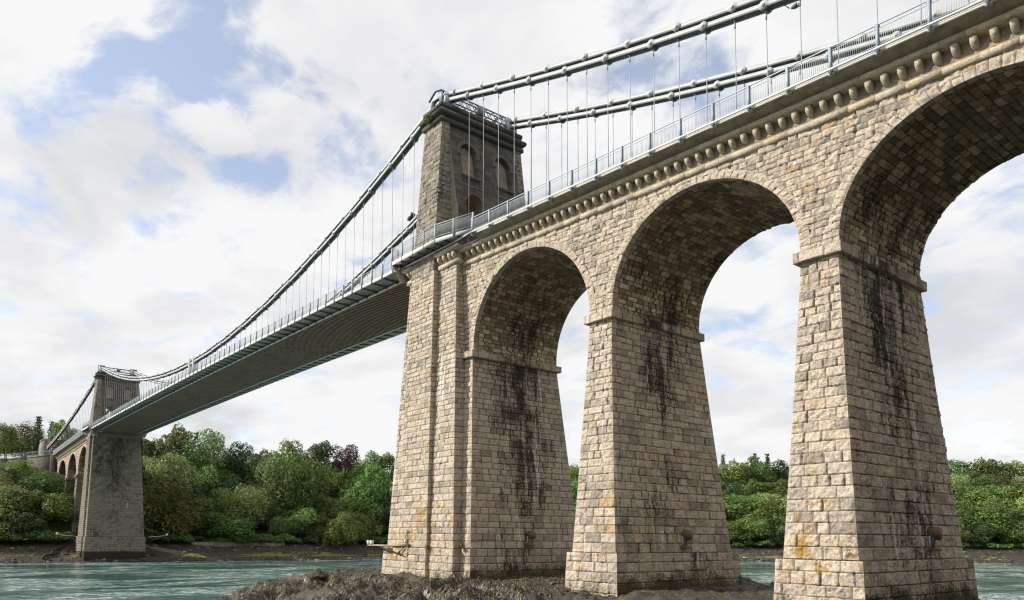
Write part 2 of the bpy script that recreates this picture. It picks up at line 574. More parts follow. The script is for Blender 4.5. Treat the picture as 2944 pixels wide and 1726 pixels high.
def masonry(zb, sL, sR, P, Nn, res, seed, bw=1.7, amp=0.06, jd=0.07, jw=0.045, marks=None, tone=(0.0, 1.0), edge=True, keep=None):
    """rows of blocks between the courses zb; P(s,z) places a point, Nn(s,z) its outward normal.
    Every block has its own rough face; the joints are sunk."""
    rs = np.random.default_rng(seed)
    wmax = max(float(sR(z) - sL(z)) for z in zb)
    n = max(5, int(wmax / res) + 1)
    u = np.linspace(0, 1, n)
    Sr, Zr, TO, JO, HH, CK = [], [], [], [], [], []
    for k in range(len(zb) - 1):
        z0, z1 = zb[k], zb[k + 1]
        H = z1 - z0
        zm = (z0 + z1) / 2
        a, b = float(sL(zm)), float(sR(zm))
        js = [a]
        first = True
        while js[-1] < b:
            wdt = H * bw * (0.6 + 0.9 * rs.random())
            if first:
                wdt *= 0.4 + 0.6 * rs.random()
                first = False
            js.append(js[-1] + wdt)
        js = js[:-1]
        if len(js) > 1 and b - js[-1] < 0.35 * H * bw:
            js = js[:-1]
        js = np.array(js + [b])
        s = a + (b - a) * u
        for j in js[1:-1]:
            i = int(round((j - a) / (b - a) * (n - 1)))
            if 0 < i < n - 1:
                s[i] = j
        blk = np.clip(np.searchsorted(js, s, side='right') - 1, 0, len(js) - 2)
        nb = len(js) - 1
        tb = tone[0] + (tone[1] - tone[0]) * rs.random(nb) ** 1.0
        hb = rs.random(nb)
        tx = rs.normal(0, 0.5, nb)
        tz = rs.normal(0, 0.5, nb)
        dv = np.minimum(np.abs(s - js[blk]), np.abs(js[blk + 1] - s))
        if edge:
            dv = np.where((blk == 0) & (s - a < js[1] - s), np.abs(js[1] - s), dv)
            dv = np.where((blk == nb - 1) & (b - s < s - js[-2]), np.abs(s - js[-2]), dv)
        mid = max(2, int(round((H - 2 * jw) / res)))
        rows = [z0, z0 + jw] + list(np.linspace(z0 + jw, z1 - jw, mid + 1)[1:-1]) + [z1 - jw]
        if k == len(zb) - 2:
            rows.append(z1)
        cw = (js[blk + 1] - js[blk]) / 2
        for z in rows:
            dz = min(z - z0, z1 - z)
            pl = np.clip(dv / (jw * 1.6), 0, 1) * min(1.0, dz / jw)
            h = -jd * (1 - pl) + pl * amp * (0.75 * hb[blk] + 0.45 * tx[blk] * (s - (js[blk] + js[blk + 1]) / 2) / cw + 0.45 * tz[blk] * (z - zm) / H * 2)
            la, lb = float(sL(z)), float(sR(z))
            sr = la + (lb - la) * (s - a) / (b - a)
            er = np.clip(np.minimum(sr - la, lb - sr) / 0.16, 0, 1) if edge else 1.0
            Sr.append(sr)
            Zr.append(np.full(n, z))
            TO.append(tb[blk])
            JO.append((1 - pl) * np.ones(n))
            HH.append(h * er)
            CK.append(pl * er)
    Sg, Zg = np.array(Sr), np.array(Zr)
    TO, JO, HH, CK = map(np.array, (TO, JO, HH, CK))
    Pg = P(Sg, Zg)
    Ng = Nn(Sg, Zg)
    ns = vnoise(Pg, 1.9, seed) * 0.5 + vnoise(Pg, 4.2, seed + 3) * 0.55 + vnoise(Pg, 8.5, seed + 5) * 0.5
    HH = HH + CK * ns * amp * 0.8
    Pg = Pg + Ng * HH[..., None]
    R = Sg.shape[0]
    idx = np.arange(R * n).reshape(R, n)
    F = np.stack([idx[:-1, :-1], idx[:-1, 1:], idx[1:, 1:], idx[1:, :-1]], -1).reshape(-1, 4)
    if keep is not None:
        c = (Sg[:-1, :-1] + Sg[1:, 1:]) / 2, (Zg[:-1, :-1] + Zg[1:, 1:]) / 2
        F = F[keep(c[0], c[1]).reshape(-1)]
    sa = np.zeros((R, n, 4), np.float32)
    sb = np.zeros((R, n, 4), np.float32)
    sa[..., 0] = TO
    sa[..., 1] = JO
    sa[..., 3] = sb[..., 3] = 1
    if marks is not None:
        st, li, wh, td = marks(Sg, Zg, Pg)
        sa[..., 2] = st
        sb[..., 0], sb[..., 1], sb[..., 2] = li, wh, td
    return Pg.reshape(-1, 3), F, sa.reshape(-1, 4), sb.reshape(-1, 4)


def join_patches(name, patches, mat, parent=None, T=None):
    V, F, A, B = [], [], [], []
    o = 0
    for v, f, a, b in patches:
        V.append(v); F.append(f + o); A.append(a); B.append(b)
        o += len(v)
    V = np.concatenate(V)
    F = np.concatenate(F)
    if T is not None:
        V = T(V)
        F = F[:, ::-1]
    used = np.zeros(len(V), bool)
    used[F.reshape(-1)] = True
    rm = np.cumsum(used) - 1
    return mesh_obj(name, V[used], rm[F], mat, parent, False, {'sa': np.concatenate(A)[used], 'sb': np.concatenate(B)[used]})


def const(v):
    return lambda z: v + 0 * np.asarray(z, float)


def lin(z0, v0, z1, v1):
    return lambda z: v0 + (v1 - v0) * (np.asarray(z, float) - z0) / (z1 - z0)


def streak(S, Z, seed, fs=1.6, fz=0.16):
    Q = np.stack([S * fs, Z * fz, 0 * S], -1)
    return vnoise(Q, 1.0, seed) * 0.6 + vnoise(Q, 2.7, seed + 9) * 0.4


def face_front(yf, x0=0.0):      # face looking to -y; s = x
    return (lambda s, z: np.stack([s + x0, yf(z) + 0 * s, z], -1)), (lambda s, z: np.stack([0 * s, -1 + 0 * s, 0 * s], -1))


def face_back(yf, x0=0.0):
    return (lambda s, z: np.stack([s + x0, W - yf(z) + 0 * s, z], -1)), (lambda s, z: np.stack([0 * s, 1 + 0 * s, 0 * s], -1))


def face_x(xf, sgn=1):           # face looking to +x or -x; s = y
    return (lambda s, z: np.stack([xf(z) + 0 * s, s, z], -1)), (lambda s, z: np.stack([sgn + 0 * s, 0 * s, 0 * s], -1))


# ------------------------------------------------------------------ the bridge
ZS, RZ, RA = 28.92, 8.65, 8.0
X1, PITCH = 15.55, 18.569


def slope_at(zp):
    return 0.0087 + 0.0341 * np.clip((np.asarray(zp, float) - ZS) / 8.6, 0, 1)


def warp(x, zp):
    """the approach falls gently away from the tower"""
    return zp - slope_at(zp) * np.maximum(x, 0)


bridge = empty('suspension_bridge', (0, 0, 0), label='long stone and iron suspension bridge with tall arched piers and pale chains across the strait', cat='bridge')


def mirror(V):
    V = V.copy()
    V[:, 0] = -SPAN - V[:, 0]
    return V


def pier_marks(side, seed, far=False):
    def f(S, Z, P):
        k = streak(S, Z, seed)
        big = vnoise(P, 0.22, seed + 2)
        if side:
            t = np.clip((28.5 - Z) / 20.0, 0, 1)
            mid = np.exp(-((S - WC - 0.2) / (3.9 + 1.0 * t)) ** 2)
            st = mid * (0.50 - 0.26 * t) + 0.24 * k * (0.4 + mid) + 0.28 * big + 0.24 * vnoise(P, 0.9, seed + 31) - 0.07  # heavier stain on side faces also paints their shade
        else:
            st = 0.24 * k + 0.28 * big - 0.12
        li = 0.36 * vnoise(P, 0.8, seed + 4) + 0.3 * vnoise(P, 2.4, seed + 6) + (0.1 if not side else -0.1) + 0.22 * np.exp(-((Z - 8.5) / 4.5) ** 2) * (0 if side else 1)
        wh = 0.85 * streak(S, Z, seed + 21, 3.0, 0.12) + 0.25 * big - 0.08
        td = np.clip((6.4 - Z) / 1.9, 0, 1) * (0.85 if side else 0.62) + (0.25 if side else 0) * np.clip((7.3 - Z) / 1.0, 0, 1) - 0.12 + 0.3 * vnoise(P, 0.8, seed + 44) * (Z < 7.4)
        if far:
            td = 0.30 * vnoise(P, 0.22, seed + 41) + 0.35 * vnoise(P, 1.1, seed + 42) + 0.25 * side
            st = st * 0.6 + np.clip((3.6 - Z) / 0.8, 0, 1) * 0.9
            wh = 0.5 * wh + 0.42 * vnoise(P, 1.5, seed + 43)
        return st, li, wh, td
    return f


def ledge(hx0, hx1, y0, z):
    return MB().box(hx0, hx1, y0, W - y0, z - 0.06, z)


def build_pier(cx, seed, res, T=None, mat=M_STONE, far=False, zbase=2.6):
    hx = lambda z: 1.2 + 1.15 * (0.8 * (27.75 - z) / 20.15 + 0.2 * ((27.75 - z) / 20.15) ** 2)
    yf = lin(27.75, -0.08, 7.6, -1.25)
    yk = lin(27.75, -0.25, 7.6, -2.9)
    ykk = lambda z: yk(np.minimum(z, 27.75))
    rs = np.random.default_rng(seed)
    zb = course_list(7.6, 27.75, 0.80, 0.56, rs)
    zb = np.append(zb, 28.45)
    pp = []
    lft, rgt = (lambda z: -hx(np.minimum(z, 27.75))), (lambda z: hx(np.minimum(z, 27.75)))
    yff = lambda z: yf(np.minimum(z, 27.75))
    P, Q = face_front(yff, cx)
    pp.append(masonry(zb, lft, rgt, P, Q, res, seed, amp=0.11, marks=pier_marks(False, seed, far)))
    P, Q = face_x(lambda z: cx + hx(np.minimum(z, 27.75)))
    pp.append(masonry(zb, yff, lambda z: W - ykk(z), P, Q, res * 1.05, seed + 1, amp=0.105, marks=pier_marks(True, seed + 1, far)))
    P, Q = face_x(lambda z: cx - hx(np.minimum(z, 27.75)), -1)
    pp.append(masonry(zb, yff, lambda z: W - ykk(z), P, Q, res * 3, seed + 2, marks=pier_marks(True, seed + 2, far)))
    P, Q = face_back(ykk, cx)
    pp.append(masonry(zb, lft, rgt, P, Q, res * 3, seed + 3, marks=pier_marks(False, seed + 3, far)))
    body = join_patches('pier', pp, mat, bridge, T)
    # plinth
    hp = lin(7.6, 2.7, 3.0, 2.92)
    yp = lin(7.6, -1.55, 3.0, -1.78)
    ypk = lin(7.6, -3.5, 3.0, -3.9)
    zp = course_list(zbase, 7.6, 0.86, 0.80, rs)
    pp = []
    P, Q = face_front(yp, cx)
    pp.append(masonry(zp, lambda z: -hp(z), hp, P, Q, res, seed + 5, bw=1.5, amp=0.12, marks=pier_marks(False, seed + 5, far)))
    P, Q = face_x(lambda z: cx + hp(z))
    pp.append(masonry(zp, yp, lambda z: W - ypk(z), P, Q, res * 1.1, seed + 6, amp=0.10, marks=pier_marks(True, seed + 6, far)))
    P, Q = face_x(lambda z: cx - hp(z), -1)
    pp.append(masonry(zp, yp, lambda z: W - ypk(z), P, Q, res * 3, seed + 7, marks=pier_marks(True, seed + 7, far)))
    P, Q = face_back(ypk, cx)
    pp.append(masonry(zp, lambda z: -hp(z), hp, P, Q, res * 3, seed + 8, marks=pier_marks(False, seed + 8, far)))
    s = np.linspace(-1, 1, 2)
    lv = np.array([(cx + a * 2.7, yy, 7.595) for yy in (-1.55, W + 3.5) for a in (-1, 1)])
    la = np.tile(np.array([[0.5, 0, 0.1, 1]], np.float32), (4, 1))
    pp.append((lv, np.array([[0, 1, 3, 2]]), la, np.tile(np.array([[0.42, 0.2, 0.1, 1]], np.float32), (4, 1))))
    join_patches('plinth', pp, mat, body, T)
    band_block(cx - 1.55, cx + 1.55, -0.5, seed + 9, body, T, mat, warp(cx, 27.75), res)
    return body


def band_block(x0, x1, y0, seed, parent, T, mat, z0, res, h=0.7):
    """the impost band: a string of long blocks round the pier head"""
    zb = np.array([z0, z0 + h])
    pp = []
    mk = pier_marks(True, seed)
    mf = pier_marks(False, seed)
    P, Q = face_front(const(y0))
    pp.append(masonry(zb, const(x0), const(x1), P, Q, res, seed, bw=1.6, amp=0.05, jd=0.02, marks=mf))
    P, Q = face_x(const(x1))
    pp.append(masonry(zb, const(y0), const(W - y0), P, Q, res, seed + 1, bw=2, amp=0.05, jd=0.02, marks=mk))
    P, Q = face_x(const(x0), -1)
    pp.append(masonry(zb, const(y0), const(W - y0), P, Q, res * 2, seed + 2, bw=2, amp=0.03, jd=0.02, marks=mk))
    P, Q = face_back(const(y0))
    pp.append(masonry(zb, const(x0), const(x1), P, Q, res * 2, seed + 3, amp=0.03, jd=0.02, marks=mf))
    for zz in (z0 + 0.004, z0 + h - 0.004):
        lv = np.array([(x, y, zz) for y in (y0, W - y0) for x in (x0, x1)])
        pp.append((lv, np.array([[0, 1, 3, 2]]), np.tile(np.array([[0.3, 0, 0.25, 1]], np.float32), (4, 1)), np.tile(np.array([[0.2, 0.1, 0, 1]], np.float32), (4, 1))))
    return join_patches('impost_band', pp, mat, parent, T)


def build_main_pier(res, seed, T=None, mat=M_STONE, far=False, zbase=4.4):
    """the pier below the tower: a middle buttress between two pilasters, the arch side and the strait side"""
    zt = 38.35
    bl, br = lin(zt, -1.75, 7.6, -2.65), lin(zt, 2.5, 7.6, 3.02)
    yb = lin(zt, -1.62, 7.6, -2.74)
    ypil = lin(zt, -0.88, 7.6, -2.3)
    xr_p, xl_p = lin(zt, 5.6, 7.6, 7.1), lin(zt, -3.15, 7.6, -5.3)
    yw = lambda z: np.where(np.asarray(z) > 27.75, 0.0, -0.08 + (-1.25 + 0.08) * (27.75 - np.asarray(z, float)) / 20.15)
    ywk = lambda z: np.where(np.asarray(z) > 27.75, 0.0, -0.2 - 2.3 * (27.75 - np.asarray(z, float)) / 20.15)
    xw = lambda z: 7.55 - 0.1 + np.where(np.asarray(z) > 27.75, 0.0, 1.2 * (27.75 - np.asarray(z, float)) / 20.15)
    rs = np.random.default_rng(seed)

    def shell(zb, o, nm, parent, sd, blk, sdz=0):
        pp = []
        m1, m2 = pier_marks(False, sd, far), pier_marks(True, sd + 1, far)

        def add(P, Q, a, b, k, r=res, marks=m1, z=zb):
            pp.append(masonry(z, a, b, P, Q, r, sd + k, bw=blk, amp=0.095 if k != 9 else 0.065, marks=marks))
        add(*face_front(lambda z: yb(z) - o), lambda z: bl(z) - o, lambda z: br(z) + o, 1)
        add(*face_x(lambda z: br(z) + o), lambda z: yb(z) - o, lambda z: ypil(z) - o, 2)
        add(*face_x(lambda z: bl(z) - o, -1), lambda z: yb(z) - o, lambda z: ypil(z) - o, 3, res * 2)
        add(*face_front(lambda z: ypil(z) - o), lambda z: br(z) + o, lambda z: xr_p(z) + o, 4)
        add(*face_front(lambda z: ypil(z) - o), lambda z: xl_p(z) - o, lambda z: bl(z) - o, 5)
        add(*face_x(lambda z: xr_p(z) + o), lambda z: ypil(z) - o, lambda z: yw(z) - o, 6)
        add(*face_x(lambda z: xl_p(z) - o, -1), lambda z: ypil(z) - o, lambda z: W - ypil(z) + o, 7, res * (1.2 if far else 3), pier_marks(True, sd + 7, far))
        zl = zb[zb <= 28.5]
        if len(zl) > 1:
            add(*face_front(lambda z: yw(z) - o), lambda z: xr_p(z) + o, lambda z: xw(z) + o, 8, res, m1, zl)
            add(*face_x(lambda z: xw(z) + o), lambda z: yw(z) - o, lambda z: W - ywk(z) + o, 9, res * 1.1, m2, zl)
            add(*face_back(lambda z: ywk(z) - o), lambda z: xr_p(z) + o, lambda z: xw(z) + o, 10, res * 3, m1, zl)
        add(*face_back(lambda z: ypil(z) - o), lambda z: xl_p(z) - o, lambda z: xr_p(z) + o, 11, res * 3)
        add(*face_back(lambda z: yb(z) - o), lambda z: bl(z) - o, lambda z: br(z) + o, 12, res * 3)
        if nm == 'plinth':
            for (xa, xb_, ya) in ((bl(7.6) - o, br(7.6) + o, yb(7.6) - o), (xl_p(7.6) - o, xr_p(7.6) + o, ypil(7.6) - o), (xr_p(7.6), xw(7.6) + o, yw(7.6) - o)):
                lv = np.array([(x, y, 7.595) for y in (float(ya), float(W - ya)) for x in (float(xa), float(xb_))])
                pp.append((lv, np.array([[0, 1, 3, 2]]), np.tile(np.array([[0.5, 0, 0.1, 1]], np.float32), (4, 1)), np.tile(np.array([[0.3, 0.2, 0.5, 1]], np.float32), (4, 1))))
        return join_patches(nm, pp, mat, parent, T)
    zb = np.concatenate([course_list(7.6, 27.75, 0.72, 0.52, rs), course_list(28.45, zt, 0.5, 0.48, rs)])
    body = shell(zb, 0.0, 'tower_pier', bridge, seed, 1.9)
    zb2 = course_list(zbase, 7.6, 0.85, 0.75, rs)
    shell(zb2, 0.3, 'plinth', body, seed + 40, 1.5)
    # arch-side impost band
    band_block(5.9, 7.9, -0.5, seed + 70, body, T, mat, 27.75, res)
    return body


def arch_ellipse(xc):
    return lambda a: (xc + RA * np.cos(a), ZS + RZ * np.sin(a))


def build_arches(centres, res, seed, T=None, mat=M_STONE, x_end=None, near=True):
    ring_w = 0.72
    out = []
    x0, x1 = 5.6, x_end
    # spandrel walls, front and back, with the openings left out
    def keep(s, zp):
        k = np.ones(s.shape, bool)
        for xc in centres:
            k &= ((s - xc) / (RA + ring_w * 0.6)) ** 2 + ((np.maximum(zp, ZS - 0.4) - ZS) / (RZ + ring_w * 0.6)) ** 2 > 1
        return k
    zb = np.concatenate([course_list(28.45, 38.4, 0.55, 0.5, np.random.default_rng(seed))])

    def mk(S, Z, P):
        k = streak(S, Z, seed)
        return (0.25 * k + 0.25 * vnoise(P, 0.25, seed) - 0.2, 0.4 * vnoise(P, 0.7, seed + 3) + 0.3 * vnoise(P, 2.2, seed + 4) + 0.08 - 0.12 * (S > 12),
                0.75 * streak(S, Z, seed + 8, 2.2, 0.15) - 0.14, 0 * S - 1)
    fp = lambda s, z: np.stack([s, 0 * s, warp(s, z)], -1)
    fn = lambda s, z: np.stack([0 * s, -1 + 0 * s, 0 * s], -1)
    bp = lambda s, z: np.stack([s, W + 0 * s, warp(s, z)], -1)
    bn = lambda s, z: np.stack([0 * s, 1 + 0 * s, 0 * s], -1)
    pp = [masonry(zb, const(x0), const(x1), fp, fn, res, seed, bw=2.0, amp=0.12, marks=mk, keep=keep, edge=False),
          masonry(zb, const(x0), const(x1), bp, bn, res * 3.5, seed + 1, bw=2.0, marks=mk, keep=keep, edge=False)]
    wall = join_patches('spandrel_wall', pp, mat, bridge, T)
    for i, xc in enumerate(centres):
        # length along the vault
        aa = np.linspace(0, math.pi, 400)
        ex, ez = arch_ellipse(xc)(aa)
        ll = np.concatenate([[0], np.cumsum(np.hypot(np.diff(ex), np.diff(ez)))])
        LT = ll[-1]
        ang = lambda l: np.interp(l, ll, aa)

        def rp(r, l, yy, a_=ang, xc=xc, LT=LT):
            a = a_(l)
            nx, nz = np.cos(a) * RZ, np.sin(a) * RA
            nn = np.hypot(nx, nz)
            x = xc + RA * np.cos(a) + nx / nn * r
            z = ZS + RZ * np.sin(a) + nz / nn * r + np.minimum(l, 0) - np.maximum(l - LT, 0)   # short upright legs down to the band
            return np.stack([x, yy + 0 * r, warp(x, z)], -1)
        nv = 47
        zv = np.linspace(-0.55, LT + 0.55, nv + 1)
        tn = (0.3, 0.9)
        # voussoirs: the courses run round the arch, one stone each
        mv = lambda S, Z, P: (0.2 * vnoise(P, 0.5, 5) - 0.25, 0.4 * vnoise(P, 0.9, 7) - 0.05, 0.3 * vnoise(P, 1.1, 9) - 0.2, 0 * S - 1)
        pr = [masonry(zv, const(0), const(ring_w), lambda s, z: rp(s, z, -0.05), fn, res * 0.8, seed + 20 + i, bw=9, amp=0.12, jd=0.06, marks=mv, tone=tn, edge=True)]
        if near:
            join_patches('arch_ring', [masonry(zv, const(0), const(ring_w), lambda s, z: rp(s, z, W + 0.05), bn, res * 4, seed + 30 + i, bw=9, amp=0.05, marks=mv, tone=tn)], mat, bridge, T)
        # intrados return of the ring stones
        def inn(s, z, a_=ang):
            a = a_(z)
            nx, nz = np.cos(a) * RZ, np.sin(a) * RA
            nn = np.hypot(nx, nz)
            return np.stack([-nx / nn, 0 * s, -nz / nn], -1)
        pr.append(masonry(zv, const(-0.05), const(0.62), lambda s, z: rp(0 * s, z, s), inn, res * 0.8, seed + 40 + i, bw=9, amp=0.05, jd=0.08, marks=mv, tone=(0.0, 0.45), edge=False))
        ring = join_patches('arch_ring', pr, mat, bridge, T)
        zc = course_list(-0.55, LT + 0.55, 0.46, 0.46, np.random.default_rng(seed + i))

        def ms(S, Z, P):
            # damp runs down the haunch on the tower side of the vault
            t = Z / LT
            low = np.clip((t - 0.55) / 0.45, 0, 1)
            k = streak(S, Z, seed + 55, 1.8, 0.2)
            mid = np.exp(-((S - WC) / 4.5) ** 2)
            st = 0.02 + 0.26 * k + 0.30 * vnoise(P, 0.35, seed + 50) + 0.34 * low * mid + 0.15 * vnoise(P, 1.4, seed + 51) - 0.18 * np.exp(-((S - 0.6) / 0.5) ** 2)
            return st, 0.3 * vnoise(P, 0.8, 3) - 0.1, 0.6 * k * low + 0.35 * vnoise(P, 2.0, 12) * low - 0.05, 0 * S - 1
        ps = [masonry(zc, const(0.55), const(W + 0.03), lambda s, z: rp(0 * s - 0.05, z, s), inn, res * 1.25, seed + 60 + i, bw=2.1, amp=0.08, jd=0.05, marks=ms, edge=False)]
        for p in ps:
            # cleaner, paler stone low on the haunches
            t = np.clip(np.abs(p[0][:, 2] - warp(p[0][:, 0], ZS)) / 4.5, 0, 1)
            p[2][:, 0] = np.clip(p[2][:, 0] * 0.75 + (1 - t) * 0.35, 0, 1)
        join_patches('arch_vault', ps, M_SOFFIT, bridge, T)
    return wall


def strip(name, prof, xs, mat, parent, T=None, seed=0, joint=1.9, flip=True, zfun=warp, back=False):
    """a moulded course: profile of (y, z') swept along x; split in stones of slightly different tone"""
    prof = np.array(prof, float)
    n = len(prof)
    rs = np.random.default_rng(seed)
    V, F, A, B = [], [], [], []
    x = xs[0]
    o = 0
    while x < xs[1] - 0.05:
        x2 = min(xs[1], x + joint * (0.7 + 0.6 * rs.random()))
        t = rs.random()
        dy = 0.012 * rs.normal()
        for (xa, g) in ((x, 0), (x + 0.012, 1), (x2 - 0.012, 1), (x2, 0)):
            py = prof[:, 0] * 1.0 + (0.02 * (1 - g) + dy * g) * np.where(prof[:, 0] < -0.02, 1, 0)
            ring = np.stack([np.full(n, xa), (W - py) if back else py, zfun(np.full(n, xa), prof[:, 1])], -1)
            V.append(ring)
            A.append(np.tile([[t, 0.6 * (1 - g), -0.1 + 0.12 * rs.normal(), 1]], (n, 1)))
            B.append(np.tile([[0.18 + 0.15 * rs.normal(), 0, 0, 1]], (n, 1)))
        for j in range(3):
            for k in range(n - 1):
                a = o + j * n + k
                F.append((a, a + 1, a + n + 1, a + n))
        o += 4 * n
        x = x2
    V = np.concatenate(V)
    F = np.array(F)
    if T is not None:
        V = T(V)
    return mesh_obj(name, V, F, mat, parent, False, {'sa': np.concatenate(A), 'sb': np.concatenate(B)})


STRING = [(0.02, 38.32), (-0.26, 38.37), (-0.26, 38.70), (-0.16, 38.78), (-0.02, 38.78)]
FRIEZE = [(-0.02, 38.78), (-0.02, 39.80)]
CORN = [(0.0, 39.74), (-0.76, 39.77), (-0.82, 39.86), (-0.82, 40.06), (-0.78, 40.10), (0.3, 40.16)]


def corbel_mesh():
    prof = [(0.05, 39.80)] + [(-0.58, 39.76), (-0.585, 39.58)] + [(-0.58 * math.cos(t), 39.54 - 0.42 * math.sin(t)) for t in np.linspace(0.1, math.pi / 2, 8)] + [(0.05, 39.12)]
    m = MB()
    m.extrude(prof, lambda y, z: (-0.17, y, z - 39.0), lambda y, z: (0.17, y, z - 39.0))
    V = np.array(m.v, np.float32)
    me = mesh_obj('corbel', V, m.f, M_DRESSED, None, False, {'sa': np.tile([[0.6, 0, -0.1, 1]], (len(V), 1)), 'sb': np.tile([[0.15, 0, 0, 1]], (len(V), 1))})
    return me


def viaduct_top(x_end, res, seed, T=None, near=True):
    sc = strip('string_course', STRING, (5.6, x_end), M_DRESSED, bridge, T, seed)
    co = strip('cornice', CORN, (5.6, x_end), M_DRESSED, bridge, T, seed + 1)
    strip('frieze', FRIEZE, (5.6, x_end), M_FRIEZE, bridge, T, seed + 4)
    strip('frieze', FRIEZE, (5.6, x_end), M_FRIEZE, bridge, T, seed + 5, back=True)
    strip('string_course', STRING, (5.6, x_end), M_DRESSED, bridge, T, seed + 2, back=True)
    strip('cornice', CORN, (5.6, x_end), M_DRESSED, bridge, T, seed + 3, back=True)
    # returns of cornice and string round the pilasters beside the tower
    for (xa, xb) in ((2.55, 5.85), (-3.4, -1.8)):
        m = MB()
        y0 = -0.88
        for (d, za, zb_) in ((0.26, 38.32, 38.76), (0.0, 38.76, 39.75), (0.80, 39.75, 40.1)):
            m.box(xa - (d if xa < 0 else 0), xb + (d if xa > 0 else 0), y0 - d, 0.3, za, zb_)
        V = np.array(m.v, np.float32)
        V2 = T(V) if T is not None else V
        mesh_obj('pilaster_cap', V2, m.f, M_DRESSED, bridge, False, {'sa': np.tile([[0.45, 0, 0.1, 1]], (len(V), 1)), 'sb': np.tile([[0.2, 0, 0, 1]], (len(V), 1))})
    m = MB().box(-3.12, 5.6, -0.86, W + 0.86, 38.28, 40.05)
    V = np.array(m.v, np.float32)
    mesh_obj('pier_head', T(V) if T is not None else V, m.f, M_DRESSED if near else M_FAR, bridge, False, {'sa': np.tile([[0.3, 0, 0.15, 1]], (len(V), 1)), 'sb': np.tile([[0.1, 0, 0.1, 1]], (len(V), 1))})
    if near:
        c0 = corbel_mesh()
        c0.parent = co
        k = 0
        x = 45.97 - 0.93 * 43
        spots = []
        while x < x_end - 0.4:
            if x > 6.1:
                spots.append((x, 0.0))
            x += 0.93
        spots += [(3.0, -0.88), (3.93, -0.88), (4.86, -0.88), (5.6, -0.88), (-2.3, -0.88), (-3.0, -0.88)]
        for i, (x, y) in enumerate(spots):
            o = c0 if i == 0 else c0.copy()
            if i:
                COL.objects.link(o)
                o.parent = co
            jit = random.uniform(-0.012, 0.012)
            o.location = (x + jit, y, float(warp(x, 39.0)))
            o.rotation_euler = (0, 0, 0)
    else:
        m = MB()
        x = 6.6
        while x < x_end:
            z = float(warp(x, 39.0)) - 39.0
            m.extrude([(0.05, 39.8), (-0.64, 39.78), (-0.64, 39.46), (-0.4, 39.03), (0.05, 38.92)], lambda y, zz: (x - 0.21, y, zz + z), lambda y, zz: (x + 0.21, y, zz + z))
            x += 0.93
        V = T(np.array(m.v))
        tag(mesh_obj('corbel_row', V, m.f, M_DRESSED, co, False, {'sa': np.tile([[0.5, 0, 0, 1]], (len(V), 1)), 'sb': np.tile([[0, 0, 0, 1]], (len(V), 1))}), kind='stuff')
    return co


# piers, arches and moulded courses of the near approach
X_END = 82.0
CENT = [X1 + k * PITCH for k in range(4)]
PIERX = [X1 + k * PITCH + PITCH / 2 for k in range(4)]
main_pier = build_main_pier(0.09, 100)
build_pier(PIERX[0], 200, 0.08)
build_pier(PIERX[1], 300, 0.065)
build_pier(PIERX[2], 400, 0.35)
build_pier(PIERX[3], 500, 0.6)
build_arches(CENT, 0.085, 600, None, M_STONE, X_END)
viaduct_top(X_END, 0.1, 700)

# the same approach mirrored at the far end, three arches
build_main_pier(0.2, 1100, mirror, M_FAR, True, zbase=0.6)
for k in range(2):
    build_pier(PIERX[k], 1200 + 100 * k, 0.3, mirror, M_FAR, True, 3.0 + 2 * k)
FAR_END = PIERX[2] + 1.0
build_pier(PIERX[2], 1450, 0.5, mirror, M_FAR, True, 6)
build_arches(CENT[:3], 0.26, 1600, mirror, M_STONE, FAR_END)
viaduct_top(FAR_END, 0.3, 1700, mirror, near=False)


# ------------------------------------------------------------------ footways and railings of the approaches
def zfoot(x, d):
    return float(warp(max(x, 0), 40.6)) + d


